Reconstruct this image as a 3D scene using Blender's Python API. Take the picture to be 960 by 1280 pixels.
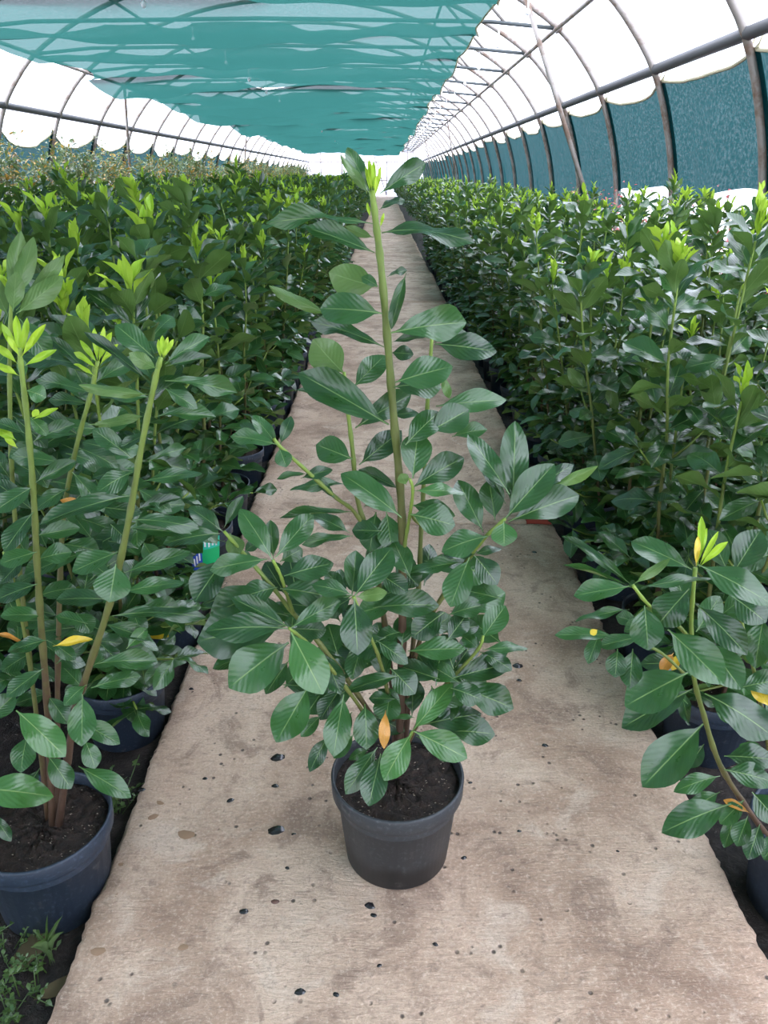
import bpy, math, random
import numpy as np
from mathutils import Vector, Matrix, noise

# ------------------------------------------------------------------ camera, sky, exposure
for o in list(bpy.data.objects):
    bpy.data.objects.remove(o)
SC = bpy.context.scene
COL = SC.collection
H = 1.30                                   # eye height
PITCH = math.radians(23.63)
cam_d = bpy.data.cameras.new('camera')
cam_d.sensor_fit = 'HORIZONTAL'
cam_d.sensor_width = 36.0
cam_d.lens = 36.0
cam_d.clip_start = 0.02
cam_d.clip_end = 300
cam = bpy.data.objects.new('camera', cam_d)
cam.location = (0, 0, H)
cam.rotation_euler = (math.pi / 2 - PITCH, 0, 0)
COL.objects.link(cam)
SC.camera = cam

world = bpy.data.worlds.new('overcast_sky')
SC.world = world
world.use_nodes = True
wn = world.node_tree.nodes
bg = wn['Background']
bg.inputs[0].default_value = (0.90, 0.94, 1.0, 1)
# overcast sky: three times as bright overhead as at the horizon
_geo = wn.new('ShaderNodeTexCoord')
_sep = wn.new('ShaderNodeSeparateXYZ')
_mr = wn.new('ShaderNodeMapRange')
world.node_tree.links.new(_geo.outputs['Generated'], _sep.inputs[0])
world.node_tree.links.new(_sep.outputs[2], _mr.inputs[0])
_mr.inputs[1].default_value = 0.0
_mr.inputs[2].default_value = 1.0
_mr.inputs[3].default_value = 0.95
_mr.inputs[4].default_value = 2.85
world.node_tree.links.new(_mr.outputs[0], bg.inputs[1])

SC.view_settings.view_transform = 'Standard'
SC.view_settings.look = 'None'
SC.view_settings.gamma = 1.0
SC.view_settings.use_curve_mapping = False
SC.view_settings.exposure = 2.1
SC.cycles.max_bounces = 8
SC.cycles.diffuse_bounces = 4
SC.cycles.glossy_bounces = 3
SC.cycles.transmission_bounces = 6
SC.cycles.transparent_max_bounces = 12
SC.cycles.sample_clamp_indirect = 6.0

RND = random.Random(7)
UP = Vector((0, 0, 1))
CAM = Vector((0, 0, H))
FWD = Vector((0, math.cos(PITCH), -math.sin(PITCH)))
CUP = Vector((0, math.sin(PITCH), math.cos(PITCH)))
F = 960.0


def ray(px, py):
    return FWD + Vector((1, 0, 0)) * ((px - 480) / F) - CUP * ((py - 640) / F)


def at(px, py, Y):
    """the world point at distance Y down the tunnel that the photo shows at px, py"""
    d = ray(px, py)
    return CAM + d * (Y / d.y)


# ------------------------------------------------------------------ materials
def mat(name, col=(.5, .5, .5), rough=.5, spec=.5, metal=0.0):
    m = bpy.data.materials.new(name)
    m.use_nodes = True
    b = m.node_tree.nodes['Principled BSDF']
    b.inputs['Base Color'].default_value = (*col, 1)
    b.inputs['Roughness'].default_value = rough
    b.inputs['Specular IOR Level'].default_value = spec
    b.inputs['Metallic'].default_value = metal
    return m


class NT:
    def __init__(self, m):
        self.t = m.node_tree
        self.b = self.t.nodes.get('Principled BSDF')
        self.out = self.t.nodes['Material Output']

    def n(self, typ, **kw):
        nd = self.t.nodes.new(typ)
        for k, v in kw.items():
            setattr(nd, k, v)
        return nd

    def l(self, a, b):
        self.t.links.new(a, b)

    def val(self, sock, v):
        if isinstance(v, (int, float)):
            sock.default_value = v
        elif isinstance(v, tuple):
            sock.default_value = (*v, 1) if len(v) == 3 else v
        else:
            self.l(v, sock)

    def math(self, op, a, b=0.0, c=None, clamp=False):
        nd = self.n('ShaderNodeMath', operation=op)
        nd.use_clamp = clamp
        self.val(nd.inputs[0], a)
        self.val(nd.inputs[1], b)
        if c is not None:
            self.val(nd.inputs[2], c)
        return nd.outputs[0]

    def mix(self, f, a, b, blend='MIX'):
        nd = self.n('ShaderNodeMix', data_type='RGBA', blend_type=blend)
        self.val(nd.inputs[0], f)
        self.val(nd.inputs[6], a)
        self.val(nd.inputs[7], b)
        return nd.outputs[2]

    def noise(self, scale, detail=3.0, rough=.55, vec=None, dist=0.0, out=0):
        nd = self.n('ShaderNodeTexNoise')
        nd.inputs['Scale'].default_value = scale
        nd.inputs['Detail'].default_value = detail
        nd.inputs['Roughness'].default_value = rough
        nd.inputs['Distortion'].default_value = dist
        if vec is not None:
            self.l(vec, nd.inputs['Vector'])
        return nd.outputs[out]

    def ramp(self, fac, stops):
        nd = self.n('ShaderNodeValToRGB')
        e = nd.color_ramp.elements
        while len(e) < len(stops):
            e.new(.5)
        for i, (p, c) in enumerate(stops):
            e[i].position = p
            e[i].color = (*c, 1) if len(c) == 3 else c
        self.l(fac, nd.inputs[0])
        return nd.outputs[0]

    def step(self, v, lo, hi):
        nd = self.n('ShaderNodeMapRange')
        nd.interpolation_type = 'SMOOTHSTEP'
        self.val(nd.inputs[0], v)
        nd.inputs[1].default_value = lo
        nd.inputs[2].default_value = hi
        return nd.outputs[0]

    def pos(self, which='Object'):
        return self.n('ShaderNodeTexCoord').outputs[which]

    def mapped(self, vec, scale=(1, 1, 1), rot=(0, 0, 0)):
        nd = self.n('ShaderNodeMapping')
        nd.inputs['Scale'].default_value = scale
        nd.inputs['Rotation'].default_value = rot
        self.l(vec, nd.inputs[0])
        return nd.outputs[0]

    def bump(self, h, strength=.3, dist=.01):
        nd = self.n('ShaderNodeBump')
        nd.inputs['Strength'].default_value = strength
        nd.inputs['Distance'].default_value = dist
        self.l(h, nd.inputs['Height'])
        self.l(nd.outputs[0], self.b.inputs['Normal'])
        return nd.outputs[0]


def leaf_mat(name, dark, light, under, rib, rough=.31, trans=.24, island=False, veins=True, spec=.6, coat=.35):
    m = mat(name, dark, rough, spec)
    t = NT(m)
    if island:
        r = t.n('ShaderNodeNewGeometry').outputs['Random Per Island']
    else:
        r = t.n('ShaderNodeObjectInfo').outputs['Random']
    col = t.mix(r, dark, light)
    uv = t.n('ShaderNodeTexCoord').outputs['UV']
    sep = t.n('ShaderNodeSeparateXYZ')
    t.l(uv, sep.inputs[0])
    u, v = sep.outputs[0], sep.outputs[1]
    av = t.math('ABSOLUTE', t.math('SUBTRACT', v, .5))
    ob = t.pos('Object')
    col = t.mix(t.math('MULTIPLY', t.step(t.noise(3.2, 2, .5, ob), .35, .7), .35), col, light)
    if veins:
        ph = t.math('ADD', t.math('SUBTRACT', t.math('MULTIPLY', u, 60.0), t.math('MULTIPLY', av, 42.0)), t.math('MULTIPLY', t.noise(5, 2, .5, ob), 5.0))
        wv = t.math('SINE', ph)
        sv = t.step(wv, .82, 1.0)
        col = t.mix(t.math('MULTIPLY', sv, .035), col, rib)
    ribf = t.math('SUBTRACT', 1.0, t.step(av, .006, .022))
    ribf = t.math('MULTIPLY', ribf, t.math('SUBTRACT', 1.0, t.step(u, .75, 1.0)))
    col = t.mix(t.math('MULTIPLY', ribf, .7), col, rib)
    ucol = t.mix(t.math('MULTIPLY', ribf, .5), under, rib)
    back = t.n('ShaderNodeNewGeometry').outputs['Backfacing']
    fin = t.mix(back, col, ucol)
    t.l(fin, t.b.inputs['Base Color'])
    t.l(t.math('ADD', t.math('MULTIPLY', back, .3), t.math('ADD', rough - .08, t.math('MULTIPLY', t.noise(9, 2, .5, ob), .16))), t.b.inputs['Roughness'])
    if veins:
        vo = t.n('ShaderNodeTexVoronoi')
        vo.inputs['Scale'].default_value = 16
        t.l(t.mapped(ob, (1, .5, 1)), vo.inputs['Vector'])
        drop = t.step(vo.outputs['Distance'], .22, .12)
        dm = t.math('MULTIPLY', t.step(t.noise(4, 1, .5, ob), .55, .62), .6)
        h = t.math('ADD', t.math('MULTIPLY', wv, t.math('MULTIPLY', .5, t.noise(3, 1, .5, ob))), t.math('MULTIPLY', t.math('MULTIPLY', drop, dm), .9))
        h = t.math('SUBTRACT', h, t.math('MULTIPLY', ribf, .8))
        t.bump(h, .26, .0022)
    t.b.inputs['Coat Weight'].default_value = coat
    t.b.inputs['Coat Roughness'].default_value = .18
    tr = t.n('ShaderNodeBsdfTranslucent')
    t.l(t.mix(.5, fin, under), tr.inputs[0])
    ms = t.n('ShaderNodeMixShader')
    ms.inputs[0].default_value = trans
    t.l(t.b.outputs[0], ms.inputs[1])
    t.l(tr.outputs[0], ms.inputs[2])
    t.l(ms.outputs[0], t.out.inputs[0])
    return m


M = {}
G_DK, G_LT = (.006, .034, .008), (.034, .116, .026)
G_UN, G_RIB = (.085, .17, .030), (.20, .32, .10)
M['leaf'] = leaf_mat('laurel_leaf', G_DK, G_LT, G_UN, G_RIB)
M['leaf_mass'] = leaf_mat('laurel_leaf_mass', G_DK, G_LT, G_UN, G_RIB, island=True, veins=False)
M['fresh'] = leaf_mat('laurel_fresh_leaf', (.035, .125, .025), (.055, .165, .035), (.11, .21, .04), (.26, .38, .12))
M['young'] = leaf_mat('laurel_young_leaf', (.27, .48, .022), (.43, .60, .04), (.33, .50, .04), (.45, .58, .12), rough=.42, trans=.3, spec=.35, coat=.1)
M['young_mass'] = leaf_mat('laurel_young_mass', (.27, .48, .022), (.43, .60, .04), (.33, .50, .04), (.45, .58, .12), rough=.42, trans=.3, island=True, veins=False, spec=.35, coat=.1)
M['yellow'] = leaf_mat('laurel_yellow_leaf', (.62, .42, .02), (.70, .52, .03), (.5, .35, .03), (.7, .55, .1), rough=.5, trans=.25)
M['dead'] = leaf_mat('laurel_orange_leaf', (.48, .20, .02), (.55, .26, .03), (.35, .16, .03), (.5, .3, .1), rough=.55, trans=.2)
M['shrub'] = leaf_mat('shrub_leaf', (.09, .16, .045), (.24, .30, .10), (.2, .27, .10), (.2, .25, .1), rough=.5, island=True, veins=False)
M['shrub_yellow'] = leaf_mat('shrub_yellow_leaf', (.55, .26, .03), (.70, .42, .06), (.5, .3, .05), (.6, .4, .1), rough=.5, island=True, veins=False)
M['red'] = leaf_mat('red_leaf', (.50, .06, .07), (.70, .16, .16), (.5, .12, .12), (.6, .2, .2), rough=.5, island=True, veins=False)
M['weed'] = leaf_mat('weed_leaf', (.035, .085, .02), (.09, .16, .035), (.08, .14, .04), (.15, .2, .07), rough=.5, island=True, veins=False)


def make_stem_mat():
    m = mat('laurel_stem', (.2, .3, .06), .5, .4)
    t = NT(m)
    a = t.n('ShaderNodeAttribute', attribute_name='grow')
    nz = t.noise(60, 3, .6, t.pos('Object'))
    f = t.math('ADD', a.outputs['Fac'], t.math('MULTIPLY', t.math('SUBTRACT', nz, .5), .25))
    c = t.ramp(f, [(0.0, (.05, .028, .02)), (.24, (.085, .05, .028)), (.38, (.10, .105, .028)), (.7, (.135, .19, .035)), (1.0, (.22, .33, .05))])
    t.l(c, t.b.inputs['Base Color'])
    t.bump(nz, .3, .002)
    return m


M['stem'] = make_stem_mat()


def make_pot_mat(name, col, mud):
    m = mat(name, col, .48, .45)
    t = NT(m)
    ob = t.pos('Object')
    sep = t.n('ShaderNodeSeparateXYZ')
    t.l(ob, sep.inputs[0])
    nz = t.noise(14, 4, .6, ob)
    fine = t.noise(120, 3, .6, ob)
    c = t.mix(t.step(fine, .5, .75), col, tuple(x * 1.8 + .012 for x in col))
    edge = t.math('ADD', sep.outputs[2], t.math('MULTIPLY', t.math('SUBTRACT', nz, .5), .09))
    if mud:
        c = t.mix(t.step(edge, .075, .045), c, mud)
    c = t.mix(t.math('MULTIPLY', t.step(t.noise(30, 4, .65, ob), .6, .72), .25), c, (.22, .2, .18))
    t.l(c, t.b.inputs['Base Color'])
    t.bump(fine, .15, .002)
    return m


M['pot'] = make_pot_mat('charcoal_plastic', (.026, .030, .034), (.010, .011, .012))
M['pot_blue'] = make_pot_mat('blue_grey_plastic', (.016, .026, .042), None)


def make_soil(name, base, chip, scale, wet=.65):
    m = mat(name, base, wet, .35)
    t = NT(m)
    ob = t.pos('Object')
    n1 = t.noise(scale, 5, .7, ob)
    c = t.mix(t.step(n1, .35, .7), tuple(x * .45 for x in base), tuple(x * 1.9 for x in base))
    vo = t.n('ShaderNodeTexVoronoi')
    vo.inputs['Scale'].default_value = scale * 1.7
    t.l(t.mapped(ob, (1, 2.2, 1)), vo.inputs['Vector'])
    sp = t.math('MULTIPLY', t.step(vo.outputs['Distance'], .26, .14), t.step(t.noise(scale * .7, 2, .5, ob), .50, .58))
    c = t.mix(sp, c, chip)
    t.l(c, t.b.inputs['Base Color'])
    t.bump(t.math('ADD', n1, t.math('MULTIPLY', sp, .3)), 1.0, .012)
    return m


M['soil'] = make_soil('potting_soil', (.022, .013, .009), (.42, .34, .27), 55)
M['ground'] = make_soil('bed_soil', (.016, .012, .010), (.10, .08, .06), 22)


def make_concrete():
    m = mat('worn_concrete', (.5, .4, .3), .62, .35)
    t = NT(m)
    ob = t.pos('Object')
    big = t.noise(1.9, 4, .6, ob, .6)
    mid = t.noise(7.5, 5, .65, ob, .8)
    fine = t.noise(70, 4, .7, ob)
    brush = t.noise(3.0, 5, .75, t.mapped(ob, (4, 22, 1), (0, 0, .5)), 2.2)
    c = t.ramp(big, [(.32, (.27, .17, .115)), (.44, (.44, .30, .21)), (.58, (.60, .445, .33)), (.75, (.47, .33, .23))])
    c = t.mix(t.math('MULTIPLY', t.step(mid, .50, .64), .75), c, (.25, .165, .118))
    c = t.mix(t.math('MULTIPLY', t.step(mid, .46, .30), .55), c, (.66, .53, .42))
    c = t.mix(t.math('MULTIPLY', t.step(brush, .50, .66), .30), c, (.22, .155, .12))
    c = t.mix(t.math('MULTIPLY', t.step(fine, .56, .74), .45), c, (.17, .125, .10))
    c = t.mix(t.math('MULTIPLY', t.step(fine, .44, .30), .35), c, (.68, .54, .43))
    gr1 = t.noise(150, 3, .75, ob)
    gr2 = t.noise(38, 5, .75, ob, .4)
    c = t.mix(t.math('MULTIPLY', t.step(gr1, .52, .68), .36), c, (.24, .17, .13))
    c = t.mix(t.math('MULTIPLY', t.step(gr1, .48, .34), .38), c, (.74, .59, .47))
    c = t.mix(t.math('MULTIPLY', t.step(gr2, .56, .68), .5), c, (.22, .155, .12))
    c = t.mix(t.math('MULTIPLY', t.step(t.noise(.9, 3, .6, ob, .5), .54, .74), .45), c, (.30, .20, .15))
    vo = t.n('ShaderNodeTexVoronoi')
    vo.inputs['Scale'].default_value = 40
    t.l(ob, vo.inputs['Vector'])
    sp = t.math('MULTIPLY', t.step(vo.outputs['Distance'], .22, .10), t.step(t.noise(9, 2, .5, ob), .52, .60))
    c = t.mix(t.math('MULTIPLY', sp, .85), c, (.05, .04, .035))
    t.l(c, t.b.inputs['Base Color'])
    t.l(t.math('ADD', .42, t.math('MULTIPLY', mid, .35)), t.b.inputs['Roughness'])
    h = t.math('ADD', t.math('ADD', t.math('MULTIPLY', fine, .45), t.math('MULTIPLY', gr2, .6)), t.math('MULTIPLY', brush, .7))
    h = t.math('SUBTRACT', t.math('ADD', h, t.math('MULTIPLY', mid, .5)), t.math('MULTIPLY', sp, .8))
    t.bump(h, .7, .010)
    return m


M['concrete'] = make_concrete()
M['pebble'] = mat('wet_dark_stone', (.018, .017, .018), .18, .6)
M['pebble_red'] = mat('reddish_stone', (.10, .05, .035), .5)
M['mud'] = mat('dried_mud', (.27, .175, .11), .8, .2)
M['brick'] = mat('red_clay', (.30, .06, .04), .8, .2)


def thin_mat(name, col, clear, trans_share, folds=0.0, weave=0.0):
    """woven or film sheet: part see-through, part glowing with the light that comes through it"""
    m = bpy.data.materials.new(name)
    m.use_nodes = True
    t = NT(m)
    t.t.nodes.remove(t.b)
    tp = t.n('ShaderNodeBsdfTransparent')
    tl = t.n('ShaderNodeBsdfTranslucent')
    df = t.n('ShaderNodeBsdfDiffuse')
    if weave:
        ob = t.pos('Object')
        n2 = t.noise(90, 3, .7, t.mapped(ob, (1, .35, .35)))
        tl.inputs[0].default_value = (*col, 1)
        df.inputs[0].default_value = (*col, 1)
        fc = t.math('MULTIPLY', t.math('ADD', t.math('MULTIPLY', t.step(n2, .40, .72), weave), 1 - weave * .5), clear)
    else:
        tl.inputs[0].default_value = (*col, 1)
        df.inputs[0].default_value = (*col, 1)
        fc = clear
    m1 = t.n('ShaderNodeMixShader')
    m1.inputs[0].default_value = trans_share
    t.l(df.outputs[0], m1.inputs[1])
    t.l(tl.outputs[0], m1.inputs[2])
    m2 = t.n('ShaderNodeMixShader')
    t.val(m2.inputs[0], fc)
    t.l(m1.outputs[0], m2.inputs[1])
    t.l(tp.outputs[0], m2.inputs[2])
    t.l(m2.outputs[0], t.out.inputs[0])
    return m


M['film'] = thin_mat('white_film', (.66, .68, .82), .28, .80)
M['net'] = thin_mat('green_shade_net', (.018, .078, .066), .06, .72, weave=.5)
M['curtain'] = thin_mat('dark_green_shade_cloth', (.006, .056, .058), .03, .45, weave=1.3)
M['hem'] = mat('pale_rope', (.55, .50, .33), .7)


def make_steel():
    m = mat('weathered_steel', (.3, .29, .28), .5, .5, .0)
    t = NT(m)
    ob = t.pos('Object')
    n1 = t.noise(5, 4, .65, ob)
    c = t.mix(t.step(n1, .44, .62), (.25, .225, .20), (.13, .08, .05))
    t.l(c, t.b.inputs['Base Color'])
    t.l(t.math('MULTIPLY', t.step(n1, .6, .4), .35), t.b.inputs['Metallic'])
    return m


M['steel'] = make_steel()
M['tie'] = mat('dark_tie_bar', (.045, .055, .055), .5)
M['rail'] = mat('dark_rail', (.06, .06, .062), .6)
M['white'] = mat('white_plastic', (.8, .8, .8), .4)
M['tag_green'] = mat('tag_green', (.01, .42, .14), .3)
M['tag_teal'] = mat('tag_teal', (.03, .52, .36), .3)
M['tag_blue'] = mat('tag_blue', (.03, .08, .40), .3)
M['dry'] = mat('dry_leaf', (.075, .06, .03), .8, .2)


# ------------------------------------------------------------------ mesh helpers
def mesh(name, V, Fc, material=None, uv=None, smooth=True, attr=None):
    me = bpy.data.meshes.new(name)
    me.from_pydata([tuple(v) for v in V], [], [tuple(f) for f in Fc])
    if smooth:
        me.polygons.foreach_set('use_smooth', [True] * len(me.polygons))
    if uv is not None:
        lay = me.uv_layers.new(name='UVMap')
        idx = np.empty(len(me.loops), dtype=np.int32)
        me.loops.foreach_get('vertex_index', idx)
        lay.data.foreach_set('uv', np.asarray(uv, dtype=np.float32)[idx].ravel())
    if attr is not None:
        a = me.attributes.new('grow', 'FLOAT', 'POINT')
        a.data.foreach_set('value', np.asarray(attr, dtype=np.float32))
    if material is not None:
        me.materials.append(material)
    me.update()
    return me


def link(name, data, parent=None, loc=None, basis=None):
    o = bpy.data.objects.new(name, data)
    if parent is not None:
        o.parent = parent
    if basis is not None:
        o.matrix_basis = basis
    if loc is not None:
        o.location = loc
    COL.objects.link(o)
    return o


def tag(o, label=None, cat=None, group=None, kind=None):
    if label:
        o['label'] = label
    if cat:
        o['category'] = cat
    if group:
        o['group'] = group
    if kind:
        o['kind'] = kind
    return o


def empty(name, loc=(0, 0, 0), rz=0.0, s=1.0):
    o = bpy.data.objects.new(name, None)
    o.empty_display_size = .1
    o.location = loc
    o.rotation_euler = (0, 0, rz)
    o.scale = (s, s, s)
    COL.objects.link(o)
    return o


def tube_data(pts, radii, sides=8, grow=None, caps=True):
    """rings of a tapering tube along pts"""
    pts = [Vector(p) for p in pts]
    n = len(pts)
    V, Fc, A = [], [], []
    ref = None
    for i, p in enumerate(pts):
        tg = (pts[min(i + 1, n - 1)] - pts[max(i - 1, 0)]).normalized()
        if ref is None:
            ref = tg.orthogonal().normalized()
        ref = (ref - tg * ref.dot(tg)).normalized()
        bi = tg.cross(ref)
        r = radii[i] if isinstance(radii, (list, tuple)) else radii
        for k in range(sides):
            a = 2 * math.pi * k / sides
            V.append(p + ref * (r * math.cos(a)) + bi * (r * math.sin(a)))
            A.append(grow[i] if grow else 0.0)
    for i in range(n - 1):
        for k in range(sides):
            a, b = i * sides + k, i * sides + (k + 1) % sides
            Fc.append((a, b, b + sides, a + sides))
    if caps:
        Fc.append(tuple(range(sides - 1, -1, -1)))
        Fc.append(tuple((n - 1) * sides + k for k in range(sides)))
    return V, Fc, A


def tube(name, pts, radii, material, sides=8):
    V, Fc, A = tube_data(pts, radii, sides)
    return mesh(name, V, Fc, material)


def join(parts):
    """parts: list of (V, F) -> one V, F"""
    V, Fc = [], []
    for v, f in parts:
        k = len(V)
        V += list(v)
        Fc += [tuple(i + k for i in q) for q in f]
    return V, Fc


def lathe(profile, seg=40):
    V, Fc = [], []
    for r, z in profile:
        for k in range(seg):
            a = 2 * math.pi * k / seg
            V.append((r * math.cos(a), r * math.sin(a), z))
    for i in range(len(profile) - 1):
        for k in range(seg):
            a, b = i * seg + k, i * seg + (k + 1) % seg
            Fc.append((a, b, b + seg, a + seg))
    return V, Fc


def smooth_path(pts, per=5):
    """Catmull-Rom through pts"""
    P = [Vector(p) for p in pts]
    P = [P[0] * 2 - P[1]] + P + [P[-1] * 2 - P[-2]]
    out = []
    for i in range(1, len(P) - 2):
        for k in range(per):
            t = k / per
            a, b, c, d = P[i - 1], P[i], P[i + 1], P[i + 2]
            out.append(.5 * ((2 * b) + (c - a) * t + (2 * a - 5 * b + 4 * c - d) * t * t + (3 * b - a - 3 * c + d) * t ** 3))
    out.append(P[-2])
    return out


def box_data(x0, x1, y0, y1, z0, z1):
    V = [(x, y, z) for z in (z0, z1) for y in (y0, y1) for x in (x0, x1)]
    return V, [(0, 2, 3, 1), (4, 5, 7, 6), (0, 1, 5, 4), (2, 6, 7, 3), (0, 4, 6, 2), (1, 3, 7, 5)]


# ------------------------------------------------------------------ greenhouse shell
CX = -1.42                                  # centre line of the tunnel
HALF = [(4.37, -.12), (4.35, .55), (4.27, 1.27), (4.14, 1.78), (3.97, 2.20), (3.72, 2.55), (3.42, 2.85), (2.9, 3.17), (2.2, 3.48), (1.2, 3.75), (0, 3.85)]
PROF = smooth_path([Vector((x, 0, z)) for x, z in HALF] + [Vector((-x, 0, z)) for x, z in HALF[-2::-1]], 3)
Y0, Y1 = -9.8, 60.3
HOOPS = [-9.7 + 2 * k for k in range(36)]
ZR = 2.20                                   # side rail height


def shell(name, keep, label, cat='wall'):
    pr = [p for p in PROF if keep(p)]
    V, Fc = [], []
    for i, p in enumerate(pr):
        q = Vector((p.x, 0, max(0, p.z - 1.2))).normalized() * .10
        for y in [Y0 + (Y1 - Y0) * k / 33 for k in range(34)]:
            V.append((CX + p.x + q.x, y, p.z + q.z))
    for i in range(len(pr) - 1):
        for k in range(33):
            a = i * 34 + k
            Fc.append((a, a + 1, a + 35, a + 34))
    o = link(name, mesh(name, V, Fc, M['film']))
    return tag(o, label, cat, kind='structure')


shell('ceiling', lambda p: p.z > 2.0, 'white translucent plastic film roof of the tunnel greenhouse', 'roof')
shell('wall_right', lambda p: p.x > 0 and p.z < 2.1, 'white plastic film side wall behind the narrow bed', 'wall')
shell('wall_left', lambda p: p.x < 0 and p.z < 2.1, 'white plastic film side wall behind the yellowing shrubs', 'wall')

# ground
gv, gf = [], []
nx, ny = 40, 130
for j in range(ny + 1):
    for i in range(nx + 1):
        x = CX - 4.5 + 9.0 * i / nx
        y = Y0 + (Y1 - Y0) * (j / ny) ** 1.25
        z = -.06 + .018 * noise.noise(Vector((x * 3, y * 3, 0))) + .01 * noise.noise(Vector((x * 9, y * 9, 3)))
        gv.append((x, y, min(z, -.045)))
for j in range(ny):
    for i in range(nx):
        a = j * (nx + 1) + i
        gf.append((a, a + 1, a + nx + 2, a + nx + 1))
tag(link('floor', mesh('floor', gv, gf, M['ground'])), 'dark bare soil floor under the potted plants', 'ground', kind='structure')

# end wall: film sheet with its own frame
bw = empty('wall_back', (0, 60.3, 0))
tag(bw, 'white film end wall with steel frame at the far end of tunnel', 'wall', kind='structure')
pr = PROF
V = [(CX + p.x, 0, p.z) for p in pr]
V += [(CX + p.x, .03, p.z) for p in pr]
n = len(pr)
Fc = [tuple(range(n)), tuple(range(2 * n - 1, n - 1, -1))]
link('film_sheet', mesh('end_film', V, Fc, M['film'], smooth=False), bw)
for x in (-3.1, -1.6, 0, 1.6, 3.1):
    zt = max(p.z for p in pr if abs(p.x - x) < .6) - .12
    link('post', tube('end_post', [(CX + x, -.06, -.1), (CX + x, -.06, zt)], .04, M['steel']), bw)
for z in (1.0, 2.2, 2.85):
    xe = max(p.x for p in pr if abs(p.z - z) < .45)
    link('rail', tube('end_rail', [(CX - xe, -.1, z), (CX + xe, -.1, z)], .035, M['steel']), bw)
for s in (-1, 1):
    link('brace', tube('end_brace', [(CX + s * 1.6, -.12, 0), (CX + s * .4, -.12, 3.6)], .035, M['steel']), bw)
    link('brace', tube('end_brace', [(CX + s * 3.1, -.12, 0), (CX + s * 4.0, -.12, 2.0)], .035, M['steel']), bw)

# hoops with tie bars
hoop_me = tube('hoop_tube', [Vector((CX + p.x, 0, p.z)) for p in PROF], .030, M['steel'], 10)
JX, JZ = 3.42, 2.85
tie_me = tube('tie_tube', [(CX - JX, 0, JZ), (CX - JX + .8, 0, JZ + .07), (CX, 0, JZ + .10), (CX + JX - .8, 0, JZ + .07), (CX + JX, 0, JZ)], .022, M['tie'], 8)
clamp_me = tube('clamp_tube', [(0, -.10, 0), (0, -.05, 0), (0, .05, 0), (0, .10, 0)], [.036, .045, .045, .036], M['steel'], 10)
strut_me = tube('strut_tube', [(CX + JX - .62, 0, JZ + .06), (CX + 2.25, 0, 3.44)], .018, M['steel'], 8)
for i, y in enumerate(HOOPS):
    h = empty('greenhouse_hoop', (0, y, 0))
    tag(h, 'curved steel roof hoop with a straight dark tie bar below the film', 'hoop', 'roof hoops of the tunnel', 'structure')
    link('arch_tube', hoop_me, h)
    link('tie_bar', tie_me, h)
    link('strut', strut_me, h)
    for s in (-1, 1):
        link('clamp', clamp_me, h, (CX + s * JX, 0, JZ))


def long_bar(name, x, z, r, m, label):
    me = tube(name, [(x, Y0 - .2 + (Y1 - Y0) * k / 20, z) for k in range(21)], r, m, 8)
    return tag(link(name, me), label, 'bar', kind='structure')


long_bar('purlin', CX + JX - .04, JZ - .02, .026, M['steel'], 'steel purlin running along the hoops above the narrow bed')
long_bar('purlin', CX - JX + .04, JZ - .02, .026, M['steel'], 'steel purlin running along the hoops above yellowing shrubs')
long_bar('purlin', CX + 2.2, 3.44, .022, M['steel'], 'steel roof purlin between narrow bed and the ridge')
long_bar('purlin', CX - 2.2, 3.44, .022, M['steel'], 'steel roof purlin above the green shade net')
long_bar('side_rail', CX + 3.98, ZR + .02, .05, M['rail'], 'dark side rail along top of the hanging green curtains, narrow bed side')
long_bar('side_rail', CX - 3.98, ZR + .02, .05, M['rail'], 'dark side rail along the film wall behind yellowing shrubs')

# leaning braces
for y, x0, x1, lab in ((9.05, 2.72, 1.28, 'long leaning steel brace tube in front of green curtains'),):
    me = tube('brace_tube', [(x0, y, -.08), (x1, y, 3.22)], .026, M['steel'], 10)
    tag(link('leaning_brace', me), lab, 'brace', kind='structure')
for y, x0, x1 in ((27, 2.72, 2.0), (41, 2.72, 2.0)):
    me = tube('brace_tube', [(x0, y + 1.6, -.08), (x1, y, 2.83)], .026, M['steel'], 10)
    tag(link('leaning_brace', me), 'slanting steel brace tube far down the row of green curtains', 'brace', 'far braces', 'structure')
for y in (16.3, 30.3):
    me = tube('brace_tube', [(CX - 4.2, y + 2, -.08), (CX - JX, y, 2.83)], .026, M['steel'], 10)
    tag(link('leaning_brace', me), 'slanting steel brace tube beside the yellowing shrubs', 'brace', 'braces by the shrubs', 'structure')

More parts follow.
